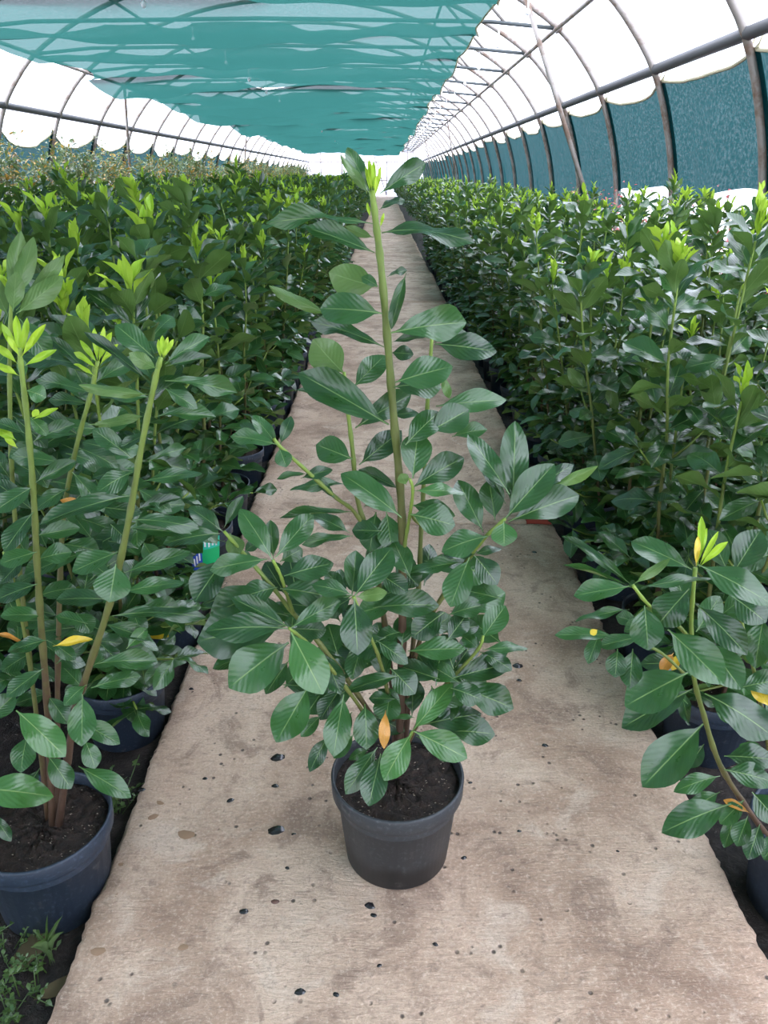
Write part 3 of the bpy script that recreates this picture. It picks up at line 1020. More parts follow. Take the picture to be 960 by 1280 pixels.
hero_leaves = [
    # crown
    (464, 242, 434, 184, 20, .02, .8), (464, 244, 425, 193, 13, -.01, .7, 'leaf', 1), (475, 242, 532, 204, 26, -.01, .7), (474, 262, 506, 250, 12, .0, .45),
    (465, 240, 461, 199, 8, 0, .8, 'young'), (467, 240, 467, 202, 8, -.01, .8, 'young'), (469, 245, 471, 219, 7, -.02, .8, 'young'), (463, 240, 457, 208, 6, .01, .8, 'young'),
    (463, 272, 459, 253, 5, -.01, .8, 'young'), (475, 285, 480, 266, 5, -.01, .8, 'young'), (471, 240, 476, 208, 6, .01, .8, 'young'),
    (466, 280, 332, 279, 12, -.02, .42), (468, 316, 381, 284, 26, -.05, .6), (467, 297, 432, 283, 13, .02, .6, 'leaf', 1), (477, 291, 594, 304, 24, -.03, .5),
    # upper stem
    (472, 358, 411, 340, 45, .01, .8, 'leaf', 1), (473, 358, 452, 346, 14, -.02, .6), (412, 393, 336, 357, 18, .02, .6, 'leaf', 1), (478, 392, 400, 386, 44, -.05, .75),
    (480, 434, 388, 402, 20, -.03, .5), (430, 467, 391, 424, 46, .03, .8, 'leaf', 1), (484, 346, 509, 338, 7, .0, .5), (508, 341, 489, 412, 17, .01, .8),
    (489, 416, 583, 403, 40, -.04, .7), (489, 428, 532, 421, 10, .0, .5), (543, 430, 621, 440, 36, .07, .75), (544, 428, 584, 416, 14, .09, .6),
    (494, 478, 566, 458, 42, -.04, .75), (492, 484, 552, 484, 34, -.01, .6), (553, 468, 562, 498, 12, .06, .8, 'leaf', 1), (442, 484, 481, 444, 31, .03, .75),
    (489, 441, 517, 443, 20, .03, .7), (486, 531, 373, 466, 46, -.06, .72), (434, 518, 371, 487, 13, .02, .5), (444, 535, 514, 493, 30, .05, .75),
    (490, 519, 524, 517, 14, .04, .6), (441, 574, 395, 556, 36, .01, .72), (449, 581, 502, 538, 32, .02, .75), (545, 508, 633, 500, 28, .04, .65),
    (516, 598, 522, 540, 40, -.04, .8), (507, 556, 549, 515, 34, -.03, .75), (537, 540, 586, 512, 38, -.02, .75), (565, 546, 609, 537, 18, .04, .6),
    (515, 610, 580, 572, 33, -.03, .7), (502, 647, 426, 592, 36, -.05, .72), (500, 612, 448, 587, 18, .0, .6), (508, 606, 501, 592, 15, -.03, .8, 'fresh', 1),
    (516, 614, 582, 617, 17, -.05, .5, 'fresh'), (513, 643, 569, 657, 40, -.04, .7), (513, 631, 569, 645, 26, -.01, .7), (478, 664, 440, 663, 26, -.01, .7),
    (483, 640, 490, 690, 32, .03, .8), (470, 640, 462, 690, 34, .04, .8), (455, 633, 490, 622, 26, .04, .7),
    # left upper branch
    (348, 558, 316, 519, 20, -.06, .7), (347, 556, 288, 545, 18, -.08, .55), (350, 556, 364, 520, 16, -.05, .7), (349, 560, 358, 584, 22, -.08, .7), (344, 552, 300, 530, 18, -.03, .6),
    (384, 592, 346, 599, 9, -.04, .5), (376, 598, 416, 587, 15, -.04, .6), (437, 606, 362, 613, 12, .0, .5), (442, 640, 349, 648, 12, .0, .5), (437, 666, 389, 643, 22, .0, .65),
    (441, 670, 377, 681, 12, -.01, .5), (420, 624, 395, 600, 12, -.03, .6),
    # cluster at the end of the long left branch
    (278, 664, 236, 634, 25, -.05, .7), (280, 660, 304, 620, 15, -.04, .7), (275, 667, 204, 680, 26, -.07, .6), (287, 666, 299, 693, 24, -.04, .8, 'leaf', 1), (279, 664, 246, 652, 16, .0, .6),
    (281, 698, 243, 753, 40, -.06, .75), (302, 738, 254, 756, 22, .0, .6), (305, 690, 322, 678, 14, .0, .6), (318, 708, 300, 690, 14, -.02, .6),
    # middle left whorl
    (341, 700, 300, 636, 30, -.09, .75), (344, 697, 391, 643, 32, -.09, .75), (342, 698, 338, 650, 20, -.05, .75), (334, 699, 262, 713, 25, -.10, .65),
    (355, 720, 417, 704, 33, -.09, .7), (350, 736, 416, 747, 35, -.08, .7), (347, 734, 300, 748, 31, -.07, .7), (350, 702, 378, 686, 24, -.04, .7), (345, 735, 262, 770, 40, -.02, .65),
    # lower left whorl towards the viewer
    (361, 784, 289, 747, 26, -.14, .7), (360, 786, 256, 789, 34, -.14, .65), (357, 782, 246, 802, 60, -.08, .65), (361, 803, 286, 860, 56, -.13, .72), (352, 805, 266, 836, 34, -.08, .65),
    (364, 790, 404, 868, 48, -.15, .85, 'fresh'), (363, 785, 426, 751, 26, -.14, .7), (366, 786, 408, 788, 28, -.10, .65), (361, 826, 332, 868, 24, -.10, .7), (372, 790, 395, 770, 18, -.08, .7),
    # whorl in front of main stem
    (441, 744, 390, 731, 22, -.12, .65), (440, 743, 445, 688, 30, -.10, .8), (443, 745, 490, 684, 38, -.12, .8), (443, 748, 447, 819, 41, -.13, .85), (444, 746, 484, 740, 18, -.10, .6, 'fresh', 1),
    (440, 747, 405, 770, 22, -.08, .65), (430, 740, 408, 715, 22, -.05, .7),
    # middle right of main stem
    (474, 717, 510, 741, 26, -.04, .7), (466, 760, 549, 757, 31, -.05, .65), (578, 703, 508, 717, 21, -.04, .55), (500, 735, 540, 705, 22, .03, .7), (530, 732, 537, 680, 26, .06, .8),
    (560, 769, 605, 756, 24, .0, .65), (556, 765, 515, 797, 34, -.01, .75), (554, 791, 599, 782, 23, -.01, .65), (510, 814, 582, 811, 29, -.04, .65), (500, 790, 470, 800, 24, -.03, .65),
    (545, 857, 552, 806, 30, -.03, .8), (545, 850, 520, 815, 26, .0, .75), (565, 848, 639, 829, 31, -.04, .7), (563, 860, 602, 875, 30, -.05, .7), (568, 858, 642, 886, 36, -.01, .65),
    (575, 850, 636, 812, 22, .02, .65), (585, 835, 560, 800, 20, .0, .7),
    # right whorl
    (640, 640, 644, 526, 38, -.04, .85), (637, 618, 585, 543, 31, -.06, .8), (632, 630, 596, 560, 20, -.03, .75), (632, 648, 693, 580, 40, -.07, .8), (636, 652, 724, 619, 37, -.07, .7),
    (630, 651, 630, 683, 46, -.08, .85, 'fresh'), (682, 612, 748, 582, 13, -.02, .55, 'fresh', 1), (655, 622, 717, 581, 22, -.01, .65), (619, 650, 611, 600, 32, -.03, .8), (604, 665, 572, 600, 33, -.04, .8),
    (611, 670, 552, 690, 32, -.07, .65), (600, 690, 554, 694, 20, -.03, .6), (593, 694, 622, 731, 30, -.05, .8), (592, 693, 627, 686, 12, -.04, .5), (587, 697, 563, 759, 37, -.05, .82),
    (645, 645, 690, 640, 18, -.03, .55),
    # lower right tip
    (602, 799, 632, 757, 31, -.03, .8), (603, 812, 660, 811, 15, -.04, .5), (598, 811, 578, 795, 18, -.02, .7), (600, 815, 640, 838, 22, -.01, .65),
    # low front whorl
    (515, 914, 566, 854, 29, -.09, .85, 'fresh'), (517, 914, 584, 948, 36, -.10, .8, 'fresh'), (514, 917, 480, 976, 35, -.11, .85, 'fresh'), (528, 906, 602, 892, 36, -.06, .7), (556, 914, 619, 918, 34, -.04, .65),
    (520, 920, 568, 952, 20, -.08, .6), (519, 897, 491, 898, 9, -.06, .5), (530, 895, 560, 865, 26, -.03, .7),
    # low left
    (386, 858, 345, 928, 45, -.10, .8), (401, 894, 376, 921, 18, -.07, .7), (411, 919, 387, 965, 20, -.07, .7), (430, 868, 417, 946, 33, -.09, .82), (456, 880, 458, 937, 33, -.08, .85),
    (442, 918, 417, 948, 20, -.05, .7), (426, 860, 400, 900, 26, -.06, .8), (404, 815, 426, 868, 26, -.07, .8), (499, 845, 434, 864, 23, -.06, .6), (494, 874, 461, 873, 16, -.06, .6),
    (470, 800, 510, 830, 24, -.05, .65), (460, 830, 420, 800, 28, -.03, .7), (455, 835, 405, 840, 26, -.04, .65), (472, 934, 432, 993, 27, -.09, .8), (476, 942, 461, 1008, 34, -.11, .82),
    (462, 936, 436, 950, 12, -.06, .5), (455, 800, 440, 850, 28, -.03, .8), (485, 850, 470, 810, 26, -.01, .75), (470, 860, 500, 880, 18, -.03, .6),
    (482, 888, 480, 936, 14, -.10, .85, 'dead'), (420, 830, 395, 870, 24, -.03, .75), (530, 880, 585, 905, 30, .0, .65), (440, 890, 420, 925, 22, -.03, .7),
]
hr = random.Random(77)
for q in range(64):                                    # inner leaves deep in the lower half
    x, y = hr.gauss(520, 45), hr.uniform(700, 900)
    a = hr.uniform(0, 6.28)
    if q % 3 == 0:
        x = hr.uniform(350, 470)
        y = hr.uniform(740, 900)
    ln = hr.uniform(45, 62)
    hero_leaves.append((x, y, x + ln * math.cos(a), y + ln * .8 * math.sin(a), hr.uniform(24, 36), hr.uniform(-.05, .10), .72))
photo_plant(hero, hero_stems, hero_leaves, YH, 5)

YL = 1.14
corner = empty('potted_laurel', (-.673, YL, -.062))
tag(corner, 'laurel with lime green shoot tips in blue pot, beside weeds at the wide bed end', 'plant')
link('pot', POT_BLUE, corner)
link('soil', SOIL_HI, corner)
corner_stems = [
    ([(66, 1030, 0), (60, 895, 0), (52, 790, 0), (46, 700, 0), (42, 620, 0), (35, 535, 0), (26, 455, 0), (24, 435, 0)], .0078, .004, .1, 1.0),
    ([(74, 1030, -.01), (92, 900, -.02), (106, 850, -.03), (137, 755, -.04), (160, 655, -.05), (176, 562, -.05), (194, 475, -.05), (201, 447, -.05)], .0080, .004, .05, .95),
    ([(72, 1030, .04), (72, 860, .06), (76, 700, .08), (82, 625, .08), (97, 552, .08), (114, 490, .08), (122, 452, .08)], .0062, .0035, .1, .95),
    ([(60, 1030, .02), (40, 850, .04), (20, 740, .04), (5, 690, .02)], .005, .003, .2, .9),
    ([(64, 1030, .05), (40, 850, .09), (18, 640, .1), (12, 480, .1), (14, 370, .1)], .006, .0035, .15, .95),
]
corner_leaves = [
    # lime shoot
    (25, 447, 2, 404, 13, 0, .8, 'young'), (25, 445, 20, 394, 13, 0, .8, 'young'), (26, 445, 34, 397, 12, .02, .8, 'young'), (26, 447, 57, 405, 13, -.01, .8, 'young'), (29, 458, 71, 437, 12, 0, .7, 'young'),
    (22, 455, -6, 430, 12, 0, .7, 'young'), (24, 470, -8, 454, 13, -.01, .65, 'young'), (24, 445, 10, 420, 10, -.02, .8, 'young'), (28, 445, 42, 420, 9, -.02, .8, 'young'),
    (33, 488, 58, 497, 22, -.02, .7, 'fresh'), (40, 525, 73, 510, 9, -.01, .7, 'young'), (40, 522, 48, 512, 12, -.02, .8, 'young'), (30, 475, 26, 447, 14, .02, .8, 'fresh'),
    (20, 550, -5, 535, 16, 0, .8, 'young'), (22, 560, 5, 545, 10, 0, .8, 'young'),
    (40, 553, 94, 530, 19, 0, .65), (32, 542, -6, 527, 16, 0, .6), (76, 578, 13, 570, 22, .03, .7), (44, 603, 95, 576, 20, -.01, .65), (42, 608, -8, 640, 26, 0, .65), (44, 640, -10, 600, 24, .03, .7),
    (42, 640, 5, 690, 26, -.02, .65), (44, 670, 100, 660, 22, .02, .6), (46, 700, 90, 690, 24, .0, .6), (46, 690, 0, 705, 24, -.02, .6), (47, 730, -5, 750, 24, -.02, .6), (48, 745, 95, 735, 26, .01, .6),
    (36, 520, 60, 545, 16, .02, .7, 'fresh'), (38, 575, 60, 610, 20, .03, .7),
    # tall stem to the right
    (192, 447, 144, 406, 30, -.04, .7), (197, 461, 161, 441, 19, -.07, .7, 'leaf', 1), (206, 455, 262, 421, 20, -.04, .65), (207, 458, 265, 446, 12, -.05, .5), (188, 478, 105, 415, 14, -.02, .6),
    (203, 447, 203, 419, 8, -.05, .8, 'young'), (205, 447, 217, 424, 8, -.06, .8, 'young'), (201, 448, 198, 424, 7, -.04, .8, 'young'), (204, 448, 210, 421, 7, -.04, .8, 'young'),
    (187, 493, 98, 481, 17, -.08, .55, 'leaf', 1), (206, 476, 297, 491, 17, -.06, .55), (205, 485, 247, 511, 19, -.06, .65), (190, 497, 125, 497, 19, -.05, .6), (193, 521, 270, 521, 14, -.06, .5),
    (110, 531, 177, 520, 14, .05, .55, 'leaf', 1), (165, 573, 115, 536, 24, -.05, .75), (163, 571, 103, 553, 22, -.02, .65), (185, 577, 233, 560, 11, -.05, .5), (178, 602, 253, 592, 18, -.06, .6),
    (166, 590, 121, 616, 26, -.05, .65), (162, 620, 50, 656, 27, -.07, .6), (165, 650, 249, 661, 23, -.06, .6), (168, 638, 226, 622, 13, -.05, .5), (170, 610, 215, 640, 20, -.02, .6), (190, 540, 150, 560, 14, -.02, .5),
    (160, 660, 240, 668, 20, -.05, .6), (155, 716, 239, 690, 23, -.05, .65), (150, 741, 231, 728, 21, -.05, .6), (145, 705, 137, 753, 58, -.09, .85), (140, 770, 258, 772, 21, -.05, .55), (148, 690, 90, 715, 28, -.04, .65),
    (138, 750, 70, 750, 26, -.02, .6), (142, 725, 95, 690, 24, .0, .7), (158, 811, 184, 785, 17, -.03, .8, 'fresh'), (130, 780, 190, 800, 20, .0, .6),
    # stem behind
    (122, 455, 100, 425, 9, .08, .7, 'young'), (122, 452, 118, 410, 10, .08, .8, 'young'), (123, 452, 140, 415, 10, .08, .8, 'young'), (121, 460, 92, 440, 9, .07, .6, 'young'), (124, 458, 148, 430, 9, .08, .7, 'young'),
    (118, 470, 92, 455, 8, .07, .6, 'young'), (123, 455, 130, 408, 11, .10, .8, 'young'), (120, 475, 60, 420, 15, .09, .6), (120, 478, 170, 450, 20, .09, .65), (116, 492, 44, 475, 16, .06, .5), (112, 505, 60, 500, 14, .08, .5),
    (100, 545, 50, 515, 20, .09, .65), (98, 560, 148, 585, 20, .07, .6), (90, 590, 130, 640, 24, .07, .65), (86, 610, 40, 640, 22, .07, .65), (80, 640, 120, 600, 22, .1, .7), (78, 680, 125, 690, 24, .06, .6), (76, 700, 30, 720, 24, .06, .6),
    # big upright pale backs at the edge of bed
    (14, 372, 26, 288, 27, .10, .9, 'leaf', 1), (17, 378, 42, 296, 27, .09, .9, 'leaf', 1), (20, 388, 81, 318, 22, .10, .8, 'leaf', 1), (20, 392, 79, 345, 30, .08, .85, 'leaf', 1), (16, 390, 20, 340, 26, .07, .9, 'leaf', 1),
    (24, 398, 62, 450, 32, .10, .8), (10, 395, -15, 340, 24, .10, .8, 'leaf', 1), (14, 420, 50, 400, 18, .11, .7), (10, 440, -12, 470, 22, .09, .7), (16, 520, 60, 560, 24, .1, .7), (14, 600, -15, 560, 24, .1, .7),
    # lower
    (120, 830, 196, 826, 21, -.04, .6), (114, 860, 176, 845, 23, -.05, .65), (108, 856, 80, 882, 19, -.05, .65), (103, 868, 102, 933, 36, -.07, .82), (20, 888, 82, 946, 43, -.10, .75, 'fresh'), (106, 925, 119, 961, 26, -.05, .75),
    (60, 945, 89, 986, 32, -.06, .75), (98, 958, 164, 997, 29, -.05, .65), (35, 918, 26, 966, 30, -.06, .75), (-36, 985, 67, 996, 46, -.13, .65, 'fresh'), (-18, 905, 19, 868, 27, -.08, .75), (54, 836, 8, 871, 23, -.04, .7),
    (66, 808, 116, 799, 10, -.05, .55, 'yellow'), (34, 806, -4, 792, 7, -.03, .5, 'dead'), (60, 800, 10, 815, 20, -.03, .6), (58, 800, 95, 825, 20, .02, .6), (55, 770, 0, 770, 22, .0, .6), (70, 830, 110, 800, 20, .03, .7),
    (60, 870, 85, 905, 24, .0, .7), (95, 900, 150, 930, 26, -.01, .65), (50, 960, 20, 1010, 24, -.05, .7), (110, 780, 70, 770, 18, .0, .6), (120, 800, 150, 830, 18, .0, .6), (-10, 1018, 14, 1052, 18, -.12, .7),
    (30, 700, 0, 730, 20, .02, .6), (20, 740, -12, 700, 20, .0, .7), (15, 735, 40, 720, 14, .0, .6), (118, 640, 75, 625, 12, .04, .6, 'dead'),
]
cr = random.Random(31)
for q in range(80):
    x, y = cr.uniform(0, 190), cr.uniform(540, 880)
    if x > 150 and y > 780:
        continue
    a = cr.uniform(0, 6.28)
    ln = cr.uniform(48, 66)
    corner_leaves.append((x, y, x + ln * math.cos(a), y + ln * .55 * math.sin(a), cr.uniform(20, 28), cr.uniform(.08, .2), .62))
photo_plant(corner, corner_stems, corner_leaves, YL, 9)

YR = 1.12
small = empty('potted_laurel', (.855, YR, -.062))
tag(small, 'low laurel with a single yellow-green bud leaning over path from the narrow bed', 'plant')
link('pot', POT_BLUE, small)
link('soil', SOIL_HI, small)
small_stems = [
    ([(985, 1080, 0), (935, 1012, -.02), (900, 956, -.03), (880, 895, -.04), (867, 844, -.05), (864, 780, -.05), (869, 710, -.05)], .0065, .0036, .05, .95),
    ([(865, 800, -.05), (840, 775, -.06), (812, 757, -.08), (791, 732, -.09)], .0035, .003, .6, .95),
    ([(985, 1080, .02), (965, 960, .02), (945, 850, .02), (925, 770, .02), (915, 720, .02)], .005, .003, .1, .9),
    ([(855, 842, -.05), (825, 815, -.05), (790, 800, -.05)], .003, .0026, .5, .8),
]
small_leaves = [
    (872, 707, 877, 645, 13, -.05, .85, 'young'), (874, 707, 898, 664, 9, -.06, .8, 'young'), (874, 709, 910, 677, 11, -.06, .75, 'young'), (871, 707, 884, 660, 9, -.04, .8, 'young'), (870, 708, 873, 670, 8, -.06, .8, 'yellow'),
    (865, 712, 789, 677, 33, -.06, .65), (917, 716, 951, 662, 42, .02, .8), (909, 713, 886, 662, 32, .01, .8), (873, 706, 966, 756, 38, -.07, .65), (872, 757, 934, 819, 34, -.08, .7), (862, 736, 822, 782, 46, -.08, .8),
    (806, 757, 810, 813, 43, -.09, .82), (790, 732, 702, 670, 16, -.10, .6), (788, 733, 702, 706, 7, -.08, .5), (788, 733, 717, 745, 29, -.10, .65), (792, 730, 838, 698, 13, -.08, .6, 'leaf', 1), (800, 735, 890, 723, 15, -.08, .55),
    (787, 762, 719, 777, 15, -.07, .55), (770, 795, 693, 794, 18, -.05, .55), (802, 796, 748, 808, 20, -.06, .6), (772, 811, 769, 847, 28, -.05, .8), (791, 811, 787, 861, 29, -.05, .8), (750, 790, 735, 830, 20, -.04, .75),
    (835, 787, 905, 855, 46, -.08, .72), (860, 841, 781, 883, 56, -.08, .72), (865, 862, 777, 910, 46, -.05, .65), (879, 905, 803, 984, 58, -.09, .78), (881, 867, 968, 922, 47, -.08, .7), (900, 970, 842, 990, 24, -.06, .6),
    (914, 1005, 827, 1041, 46, -.09, .7), (905, 962, 968, 978, 32, -.07, .65), (905, 945, 970, 950, 34, -.04, .65), (962, 884, 940, 856, 17, -.03, .8, 'yellow'), (937, 1016, 904, 1000, 11, -.06, .6, 'dead'),
    (842, 816, 826, 840, 16, -.02, .8, 'dead'), (850, 816, 840, 838, 12, -.01, .8, 'yellow'), (747, 787, 738, 793, 9, -.08, .8, 'yellow'), (935, 1020, 921, 1058, 27, -.04, .8), (915, 745, 958, 778, 40, -.01, .75), (955, 770, 944, 836, 38, -.04, .85),
    (880, 800, 927, 862, 42, -.02, .75), (900, 770, 940, 740, 26, .03, .7), (860, 760, 845, 720, 26, -.01, .75), (870, 790, 900, 745, 30, .0, .75), (880, 930, 860, 960, 24, -.02, .75), (890, 880, 930, 900, 28, .0, .65),
    (930, 1000, 900, 1030, 28, -.04, .7), (940, 990, 975, 1030, 34, -.05, .7), (950, 1030, 935, 1075, 28, -.05, .8), (900, 990, 860, 1015, 26, -.02, .65), (860, 830, 800, 830, 24, .0, .6), (960, 960, 925, 930, 30, .0, .7),
    (925, 860, 975, 850, 30, .0, .65), (930, 810, 975, 800, 32, -.02, .65), (955, 900, 985, 870, 30, -.02, .7), (860, 880, 830, 850, 24, .02, .7), (800, 780, 770, 770, 18, -.02, .6), (820, 770, 780, 790, 20, -.02, .65),
    (975, 1040, 955, 1075, 28, -.06, .8), (920, 1015, 905, 1060, 22, .0, .8),
]
photo_plant(small, small_stems, small_leaves, YR, 15)


# ------------------------------------------------------------------ laurels of the beds
def grow_laurel(seed):
    """returns stems [(V,F,A)], leaves [(kind, variant, Matrix, height)]"""
    rr = random.Random(seed)
    stems, leaves = [], []
    nst = rr.choice((3, 4, 4, 5))
    for s in range(nst):
        az = 2 * math.pi * s / nst + rr.uniform(-.5, .5)
        lean = rr.uniform(.03, .30) if s else rr.uniform(0, .08)
        ht = rr.uniform(.80, 1.10) if s else rr.uniform(.98, 1.20)
        b = Vector((.03 * math.cos(az), .03 * math.sin(az), SOIL - .02))
        pts = []
        for i in range(6):
            t = i / 5
            o = lean * (t ** .8) * .8
            pts.append(b + Vector((math.cos(az) * o + rr.uniform(-.008, .008), math.sin(az) * o + rr.uniform(-.008, .008), ht * t)))
        P = smooth_path(pts, 3)
        n_ = len(P)
        r0 = rr.uniform(.006, .009)
        g = [.05 + .9 * (i / (n_ - 1)) for i in range(n_)]
        stems.append(tube_data(P, [r0 + (.0033 - r0) * i / (n_ - 1) for i in range(n_)], 6, g))
        phi = rr.uniform(0, 6.28)
        z = .05
        while z < ht - .03:
            t = z / ht
            k = t * (n_ - 1)
            i = min(int(k), n_ - 2)
            p = P[i].lerp(P[i + 1], k - i)
            phi += 2.4 + rr.uniform(-.25, .25)
            el = math.radians(rr.gauss(-14 + 40 * t ** 1.3, 22))
            x = Vector((math.cos(phi) * math.cos(el), math.sin(phi) * math.cos(el), math.sin(el)))
            L = rr.uniform(.115, .160) * (1.04 - .08 * t)
            # side twig with its own whorl
            if (t < .70 and rr.random() < .22) or (t < .32 and rr.random() < .38):
                low = t < .32
                tw = p + x * (rr.uniform(.09, .17) if low else rr.uniform(.05, .12)) + UP * (rr.uniform(.02, .07) if low else rr.uniform(.03, .09))
                stems.append(tube_data([p, p.lerp(tw, .6) + UP * -.01, tw], [.0038, .0032, .0028], 5, [.45, .7, .9]))
                for q in range(5):
                    ph2 = phi + q * 1.257 + rr.uniform(-.2, .2)
                    e2 = math.radians(rr.gauss(-6 if low else 18, 18))
                    x2 = Vector((math.cos(ph2) * math.cos(e2), math.sin(ph2) * math.cos(e2), math.sin(e2)))
                    L2 = rr.uniform(.09, .13)
                    leaves.append(('leaf', rr.randrange(NV), frame(tw, x2, UP + Vector((rr.uniform(-.7, .7), rr.uniform(-.7, .7), 0)), L2, L2 * rr.uniform(.40, .48)), tw.z))
            nrm = UP + Vector((rr.uniform(-.95, .95), rr.uniform(-.95, .95), 0))
            kind = 'yellow' if (t < .3 and rr.random() < .03) else 'leaf'
            leaves.append((kind, rr.randrange(NV), frame(p, x, nrm, L, L * rr.uniform(.40, .50)), p.z))
            z += rr.uniform(.024, .036)
        top = P[-1]
        for q in range(7):
            ph2 = phi + q * 2.4 + rr.uniform(-.2, .2)
            e2 = math.radians(rr.gauss(34, 15))
            x2 = Vector((math.cos(ph2) * math.cos(e2), math.sin(ph2) * math.cos(e2), math.sin(e2)))
            L2 = rr.uniform(.10, .14)
            leaves.append(('leaf', rr.randrange(NV), frame(top - UP * .012 * q, x2, UP + Vector((rr.uniform(-.5, .5), rr.uniform(-.5, .5), 0)), L2, L2 * .42), top.z))
        m_ = rr.random()
        if m_ < .92:
            nb = rr.choice((4, 6, 7, 9))
            for q in range(nb):
                ph2 = q * 2.4 + phi
                e2 = math.radians(rr.uniform(38, 85))
                x2 = Vector((math.cos(ph2) * math.cos(e2), math.sin(ph2) * math.cos(e2), math.sin(e2)))
                L2 = rr.uniform(.055, .11)
                leaves.append(('young', rr.randrange(NV), frame(top + UP * .006 * q, x2, Vector((-x2.x, -x2.y, .5)), L2, L2 * .20), top.z + .04))
    return stems, leaves


def stems_mesh(stems):
    V, Fc, A = [], [], []
    for v, f, a in stems:
        k = len(V)
        V += v
        Fc += [tuple(i + k for i in q) for q in f]
        A += a
    return V, Fc, A


class Proto:
    def __init__(self, seed):
        st, lv = grow_laurel(seed)
        self.stem_me = [mesh('stem', *s[:2], M['stem'], attr=s[2]) for s in st]
        a = stems_mesh(st)
        self.all_stem = mesh('stems', a[0], a[1], M['stem'], attr=a[2])
        self.leaves = sorted(lv, key=lambda q: -q[3])
        self.cache = {}

    def mass(self, skip, shapes, key):
        """the leaves after the first skip, joined"""
        c = (skip, key)
        if c not in self.cache:
            it = [q for q in self.leaves[skip:]]
            a = [q[2] for q in it if q[0] != 'young']
            y = [q[2] for q in it if q[0] == 'young']
            V, Fq, U = np_mass(a, shapes)
            idx = np.zeros(len(Fq), dtype=np.int32)
            if y:
                V2, F2, U2 = np_mass(y, shapes)
                Fq = np.concatenate([Fq, F2 + len(V)])
                V = np.concatenate([V, V2])
                U = np.concatenate([U, U2])
                idx = np.concatenate([idx, np.ones(len(F2), dtype=np.int32)])
            self.cache[c] = fast_mesh('foliage', V, Fq, U, [M['leaf_mass'], M['young_mass']], idx)
        return self.cache[c]


PROTO = [Proto(900 + q) for q in range(9)]


def place_laurel(x, y, rz, s, pr_, lod, label, group):
    r = empty('potted_laurel', (x, y, -.062), rz, s)
    tag(r, label, 'plant', group)
    link('pot', POT_BLUE if lod == 0 else POT_LO, r)
    link('soil', SOIL_LO, r)
    for m_ in pr_.stem_me[:(99 if lod == 0 else 0)]:
        link('stem', m_, r)
    if lod:
        link('stems', pr_.all_stem, r)
    single = len(pr_.leaves) if lod == 0 else (40 if lod == 1 else 0)
    for kind, v, mtx, z in pr_.leaves[:single]:
        link(PART_NAME[kind], LEAF[kind][v], r, None, mtx)
    if single < len(pr_.leaves):
        f = link('foliage', pr_.mass(single, SHAPES_LO if lod == 1 else SHAPES_VL, 'lo' if lod == 1 else 'vl'), r)
        f['kind'] = 'stuff'
    return r


LAB = {
    ('w', 0): ('potted laurel in the wide bed row that lines the concrete path, beyond its ninth pot', 'laurels in the path row of the wide bed'),
    ('w', 1): ('potted laurel among the inner rows of the wide bed', 'laurels inside the wide bed'),
    ('n', 0): ('potted laurel in the narrow bed row that lines the concrete path, beyond its ninth pot', 'laurels in the path row of the narrow bed'),
    ('n', 1): ('potted laurel among the inner rows of the narrow bed', 'laurels inside the narrow bed'),
}
spots = []
pg = random.Random(55)
for c in range(8):                                     # wide bed
    x = -.685 - .42 * c
    y = 1.62 if c == 0 else 1.2 + .2 * (c % 2)
    while y < 56:
        spots.append((x + pg.uniform(-.03, .03) * (c > 0), y + pg.uniform(-.04, .04), 'w', c))
        y += .44
for c in range(4):                                     # narrow bed
    x = .83 + .42 * c
    y = 1.56 if c == 0 else 1.15 + .2 * (c % 2)
    while y < 56:
        spots.append((x + pg.uniform(-.03, .03) * (c > 0), y + pg.uniform(-.04, .04), 'n', c))
        y += .44
ORD = ['first', 'second', 'third', 'fourth', 'fifth', 'sixth', 'seventh', 'eighth', 'ninth']
COUNT = {'w': 0, 'n': 0}
mass = []
singles = []
for x, y, bed, c in spots:
    d = y * math.cos(PITCH) + .15
    px = 480 + F * x / d
    if px < -330 or px > 1290:
        continue                                       # far outside the picture
    d2 = math.hypot(x, y) - (.6 if c == 0 else 0)
    singles.append((d2, x, y, bed, c, px))
singles.sort()
TAGGED = None
for rank, (d2, x, y, bed, c, px) in enumerate(singles):
    rz, pi, s = pg.uniform(0, 6.28), pg.randrange(len(PROTO)), pg.uniform(.88, 1.04)
    if bed == 'n':
        s *= .93
    if rank < 296:
        seen = -60 < px < 1020
        lod = 0 if (d2 < 2.6 and seen) else (1 if (d2 < 6.4 and seen) else 2)
        bn = 'wide' if bed == 'w' else 'narrow'
        lab, grp = LAB[(bed, 0)] if c == 0 else ('potted laurel in the %s row of the %s bed, counting from the path' % (ORD[c], bn), '%s row laurels of the %s bed' % (ORD[c], bn))
        if c == 0:
            COUNT[bed] += 1
            if COUNT[bed] < 9:
                lab = '%s laurel after the %s bed end plant in the row lining the path' % (ORD[COUNT[bed] - 1], bn)
        r = place_laurel(x, y, rz, s, PROTO[pi], lod, lab, grp)
        if bed == 'w' and c == 0 and 2.2 < y < 2.65 and TAGGED is None:
            TAGGED = r
            tag(r, 'potted laurel whose blue pot carries a green and blue plant tag, beside the path', 'plant')
            del r['group']
    else:
        mass.append((x, y, rz, s, pi))

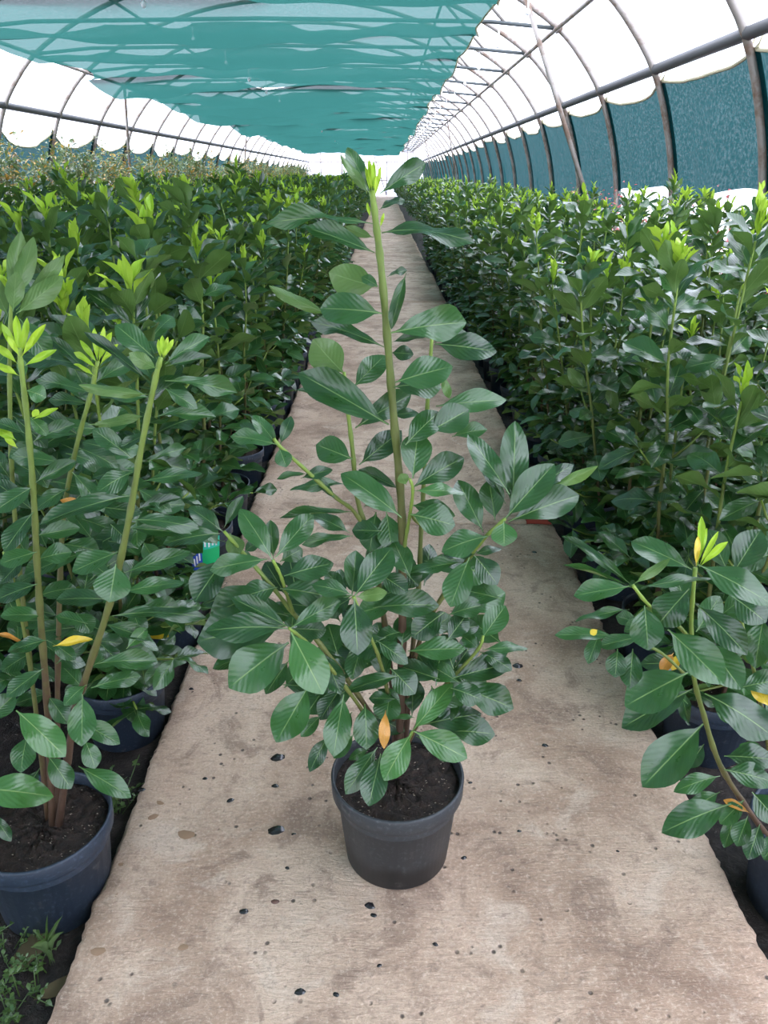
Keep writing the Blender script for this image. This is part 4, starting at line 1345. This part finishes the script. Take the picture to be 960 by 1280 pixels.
# the rest of both beds, too many and too far to pick apart
Vs, Fs, Us, Ix = [], [], [], []
off = 0
for x, y, rz, s, pi in mass:
    me = PROTO[pi].mass(0 if y < 16 else 0, SHAPES_VL, 'vl')
    if not hasattr(PROTO[pi], 'np'):
        nv = len(me.vertices)
        v = np.empty(nv * 3, dtype=np.float32)
        me.vertices.foreach_get('co', v)
        f = np.empty(len(me.loops), dtype=np.int32)
        me.loops.foreach_get('vertex_index', f)
        ix = np.empty(len(me.polygons), dtype=np.int32)
        me.polygons.foreach_get('material_index', ix)
        PROTO[pi].np = (v.reshape(-1, 3), f.reshape(-1, 4), ix)
    v, f, ix = PROTO[pi].np
    # keep every leaf close by, the upper leaves only further off
    ca, sa = math.cos(rz), math.sin(rz)
    R = np.array([[ca, -sa, 0], [sa, ca, 0], [0, 0, 1]]) * s
    if y > 14:
        fz = v[f].mean(axis=1)[:, 2]
        leafz = fz > (.50 if abs(x) < 1.2 else .66)
        f = f[leafz]
        ix = ix[leafz]
        us, invx = np.unique(f, return_inverse=True)
        v = v[us]
        f = invx.reshape(f.shape)
    Vs.append(v @ R.T + np.array([x, y, -.062]))
    Fs.append(f + off)
    Ix.append(ix)
    off += len(v)
fm = link('laurel_mass', fast_mesh('laurel_mass', np.concatenate(Vs), np.concatenate(Fs), None, [M['leaf_mass'], M['young_mass']], np.concatenate(Ix)))
tag(fm, 'dense rows of potted laurels far down both beds', 'plants', kind='stuff')

# plant tag on the pot rim
if TAGGED is not None:
    tg = empty('plant_tag')
    tg.parent = TAGGED
    tg.rotation_euler = (0, 0, -TAGGED.rotation_euler.z + math.radians(-62))

    def patch(name, a0, a1, z0, z1, r, m, par):
        V, Fc = [], []
        n_ = 6
        for i in range(n_ + 1):
            a = math.radians(a0 + (a1 - a0) * i / n_)
            for z in (z0, z1):
                rr_ = PR0 + (PR1 - PR0) * z / PH + r
                V.append((rr_ * math.cos(a), rr_ * math.sin(a), z))
        for i in range(n_):
            Fc.append((2 * i, 2 * i + 2, 2 * i + 3, 2 * i + 1))
        return link(name, mesh(name, V, Fc, m), par)
    tag_body = patch('tag_sheet', -22, 22, .085, .205, .007, M['tag_green'], tg)
    patch('tag_band', -22, 22, .165, .205, .0075, M['tag_teal'], tg)
    patch('tag_corner', -22, -6, .085, .165, .0075, M['tag_blue'], tg)
    for q in range(7):
        a = -19 + q * 5.6
        patch('tag_letter', a, a + 2.6, .172 + .004 * (q % 2), .198 - .004 * (q % 3), .0085, M['white'], tg)
    for q in range(3):
        patch('tag_letter', -19 + q * 4, -17 + q * 4, .105 + .01 * q, .135 + .01 * q, .0085, M['white'], tg)

# ------------------------------------------------------------------ yellowing shrubs along the far wall
def grow_shrub(seed, ht, nl, lsize, share):
    rr = random.Random(seed)
    stems, a, y = [], [], []
    tips = []
    for s in range(7):
        az = rr.uniform(0, 6.28)
        o = rr.uniform(.05, .22)
        h = ht * rr.uniform(.65, 1.0)
        pts = [Vector((.02 * math.cos(az), .02 * math.sin(az), SOIL - .02))]
        for i in range(1, 5):
            t = i / 4
            pts.append(Vector((math.cos(az) * o * t + rr.uniform(-.03, .03), math.sin(az) * o * t + rr.uniform(-.03, .03), SOIL + (h - SOIL) * t)))
        stems.append(tube_data(pts, [.007, .006, .005, .004, .003], 5, [0, .1, .2, .35, .5]))
        tips.append(pts)
    for q in range(nl):
        pts = rr.choice(tips)
        t = rr.uniform(.25, 1.0) ** .7 * 3.999
        i = int(t)
        p = pts[i].lerp(pts[i + 1], t - i) + Vector((rr.gauss(0, .06), rr.gauss(0, .06), rr.gauss(0, .03)))
        ph, el = rr.uniform(0, 6.28), rr.uniform(-.4, .9)
        x = Vector((math.cos(ph) * math.cos(el), math.sin(ph) * math.cos(el), math.sin(el)))
        L = lsize * rr.uniform(.7, 1.2)
        (y if rr.random() < share else a).append(frame(p, x, UP + Vector((rr.uniform(-.5, .5), rr.uniform(-.5, .5), 0)), L, L * .4))
    s = stems_mesh(stems)
    return s, a, y


class Shrub:
    def __init__(self, seed, ht, nl, ls, share, green, yel):
        s, a, y = grow_shrub(seed, ht, nl, ls, share)
        self.stem = mesh('stems', s[0], s[1], M['stem'], attr=s[2])
        self.green = fast_mesh('foliage', *np_mass(a, SHAPES_VL), [M[green]]) if a else None
        self.yel = fast_mesh('foliage_tint', *np_mass(y, SHAPES_VL), [M[yel]]) if y else None

    def put(self, x, y, rz, s, label, group, cat, tint):
        r = empty('potted_shrub', (x, y, -.062), rz, s)
        tag(r, label, cat, group)
        link('pot', POT_LO, r)
        link('soil', SOIL_LO, r)
        link('stems', self.stem, r)
        if self.green:
            link('foliage', self.green, r)['kind'] = 'stuff'
        if self.yel:
            link(tint, self.yel, r)['kind'] = 'stuff'


SHR = [Shrub(700 + q, 1.75, 620, .085, (.16, .40, .10, .24)[q], 'shrub', 'shrub_yellow') for q in range(4)]
sr = random.Random(8)
for c in range(2):
    y = 5.2 + .4 * c
    while y < 48:
        s = sr.uniform(.95, 1.12) * (1.08 if y < 9 else 1.0)
        SHR[sr.randrange(4)].put(-4.25 - .62 * c, y, sr.uniform(0, 6.28), s, 'loose small-leaved potted shrub with yellowing leaves by the film wall', 'yellowing shrubs along the film wall', 'shrub', 'yellow_foliage')
        y += .82 if y < 20 else 1.1
RED = [Shrub(760 + q, .98, 380, .05, .96, 'shrub', 'red') for q in range(2)]
y = 4.6
while y < 11:
    RED[int(y * 10) % 2].put(2.42, y, sr.uniform(0, 6.28), sr.uniform(1.24, 1.36), 'red-leaved potted shrub at the foot of the green curtains', 'red shrubs by the curtains', 'shrub', 'red_foliage')
    y += .6

# ------------------------------------------------------------------ weeds and litter on the soil
wr = random.Random(21)
it, stv = [], []


def weed_clump(cx, cy, n_, spread, hmax):
    for q in range(n_):
        b = Vector((cx + wr.gauss(0, spread), cy + wr.gauss(0, spread), -.06))
        if b.x > -.60:
            continue
        top = b + Vector((wr.gauss(0, .03), wr.gauss(0, .03), wr.uniform(.012, hmax * .75)))
        stv.append(tube_data([b, b.lerp(top, .6), top], [.0013, .0011, .0008], 4)[:2])
        for k_ in range(wr.randint(4, 8)):
            p = b.lerp(top, wr.uniform(.35, 1.0))
            ph, el = wr.uniform(0, 6.28), wr.uniform(-.1, .8)
            x = Vector((math.cos(ph) * math.cos(el), math.sin(ph) * math.cos(el), math.sin(el)))
            L = wr.uniform(.007, .015)
            it.append(frame(p, x, UP, L, L * .6))


weed_clump(-.69, .90, 60, .06, .08)
weed_clump(-.80, .93, 40, .07, .07)
weed_clump(-.66, 1.00, 12, .03, .06)
weed_clump(-.64, 1.36, 34, .035, .07)
weed_clump(-.67, 1.40, 20, .04, .06)
weed_clump(-.66, 2.02, 34, .05, .06)
weed_clump(-.72, 2.05, 20, .05, .06)
V, Fq, U = np_mass(it, SHAPES_VL)
sv, sf = join(stv)
sf4 = [q for q in sf if len(q) == 4]
Fall = np.concatenate([Fq, np.array(sf4) + len(V)])
Vall = np.concatenate([V, np.array([tuple(v) for v in sv])])
tag(link('weeds', fast_mesh('weeds', Vall, Fall, None, [M['weed']])), 'small green chickweed growing on the soil along the path edge', 'weeds', kind='stuff')
GL = [mesh('grass_blade', *leaf_data(70 + q, fold=.6, droop=.35, nacross=1, us=LO_U)[:2], M['weed']) for q in range(2)]
gt = empty('grass_tuft', (-.625, .985, -.06))
tag(gt, 'thin tuft of grass blades beside the path edge', 'grass')
for q in range(7):
    ph = q * .9
    x = Vector((.35 * math.cos(ph), .35 * math.sin(ph), 1))
    L = wr.uniform(.06, .11)
    link('blade', GL[q % 2], gt, None, frame(Vector((.006 * math.cos(ph), .006 * math.sin(ph), 0)), x, Vector((-math.cos(ph), -math.sin(ph), .2)), L, .006))
LD = mesh('fallen_leaf', *SHAPES[4][:2], M['dry'], SHAPES[4][2])
for px, py, L, a in ((8, 1225, .12, 1.2), (42, 1250, .09, .5)):
    p = ground_at(px, py, -.045)
    o = link('fallen_leaf', LD, None, None, Matrix.Translation(p) @ Matrix.Rotation(a, 4, 'Z') @ Matrix.Diagonal((L, L * .45, L * .4, 1)))
    tag(o, 'brown fallen leaf lying on the dark soil', 'leaf', 'fallen leaves on the soil')
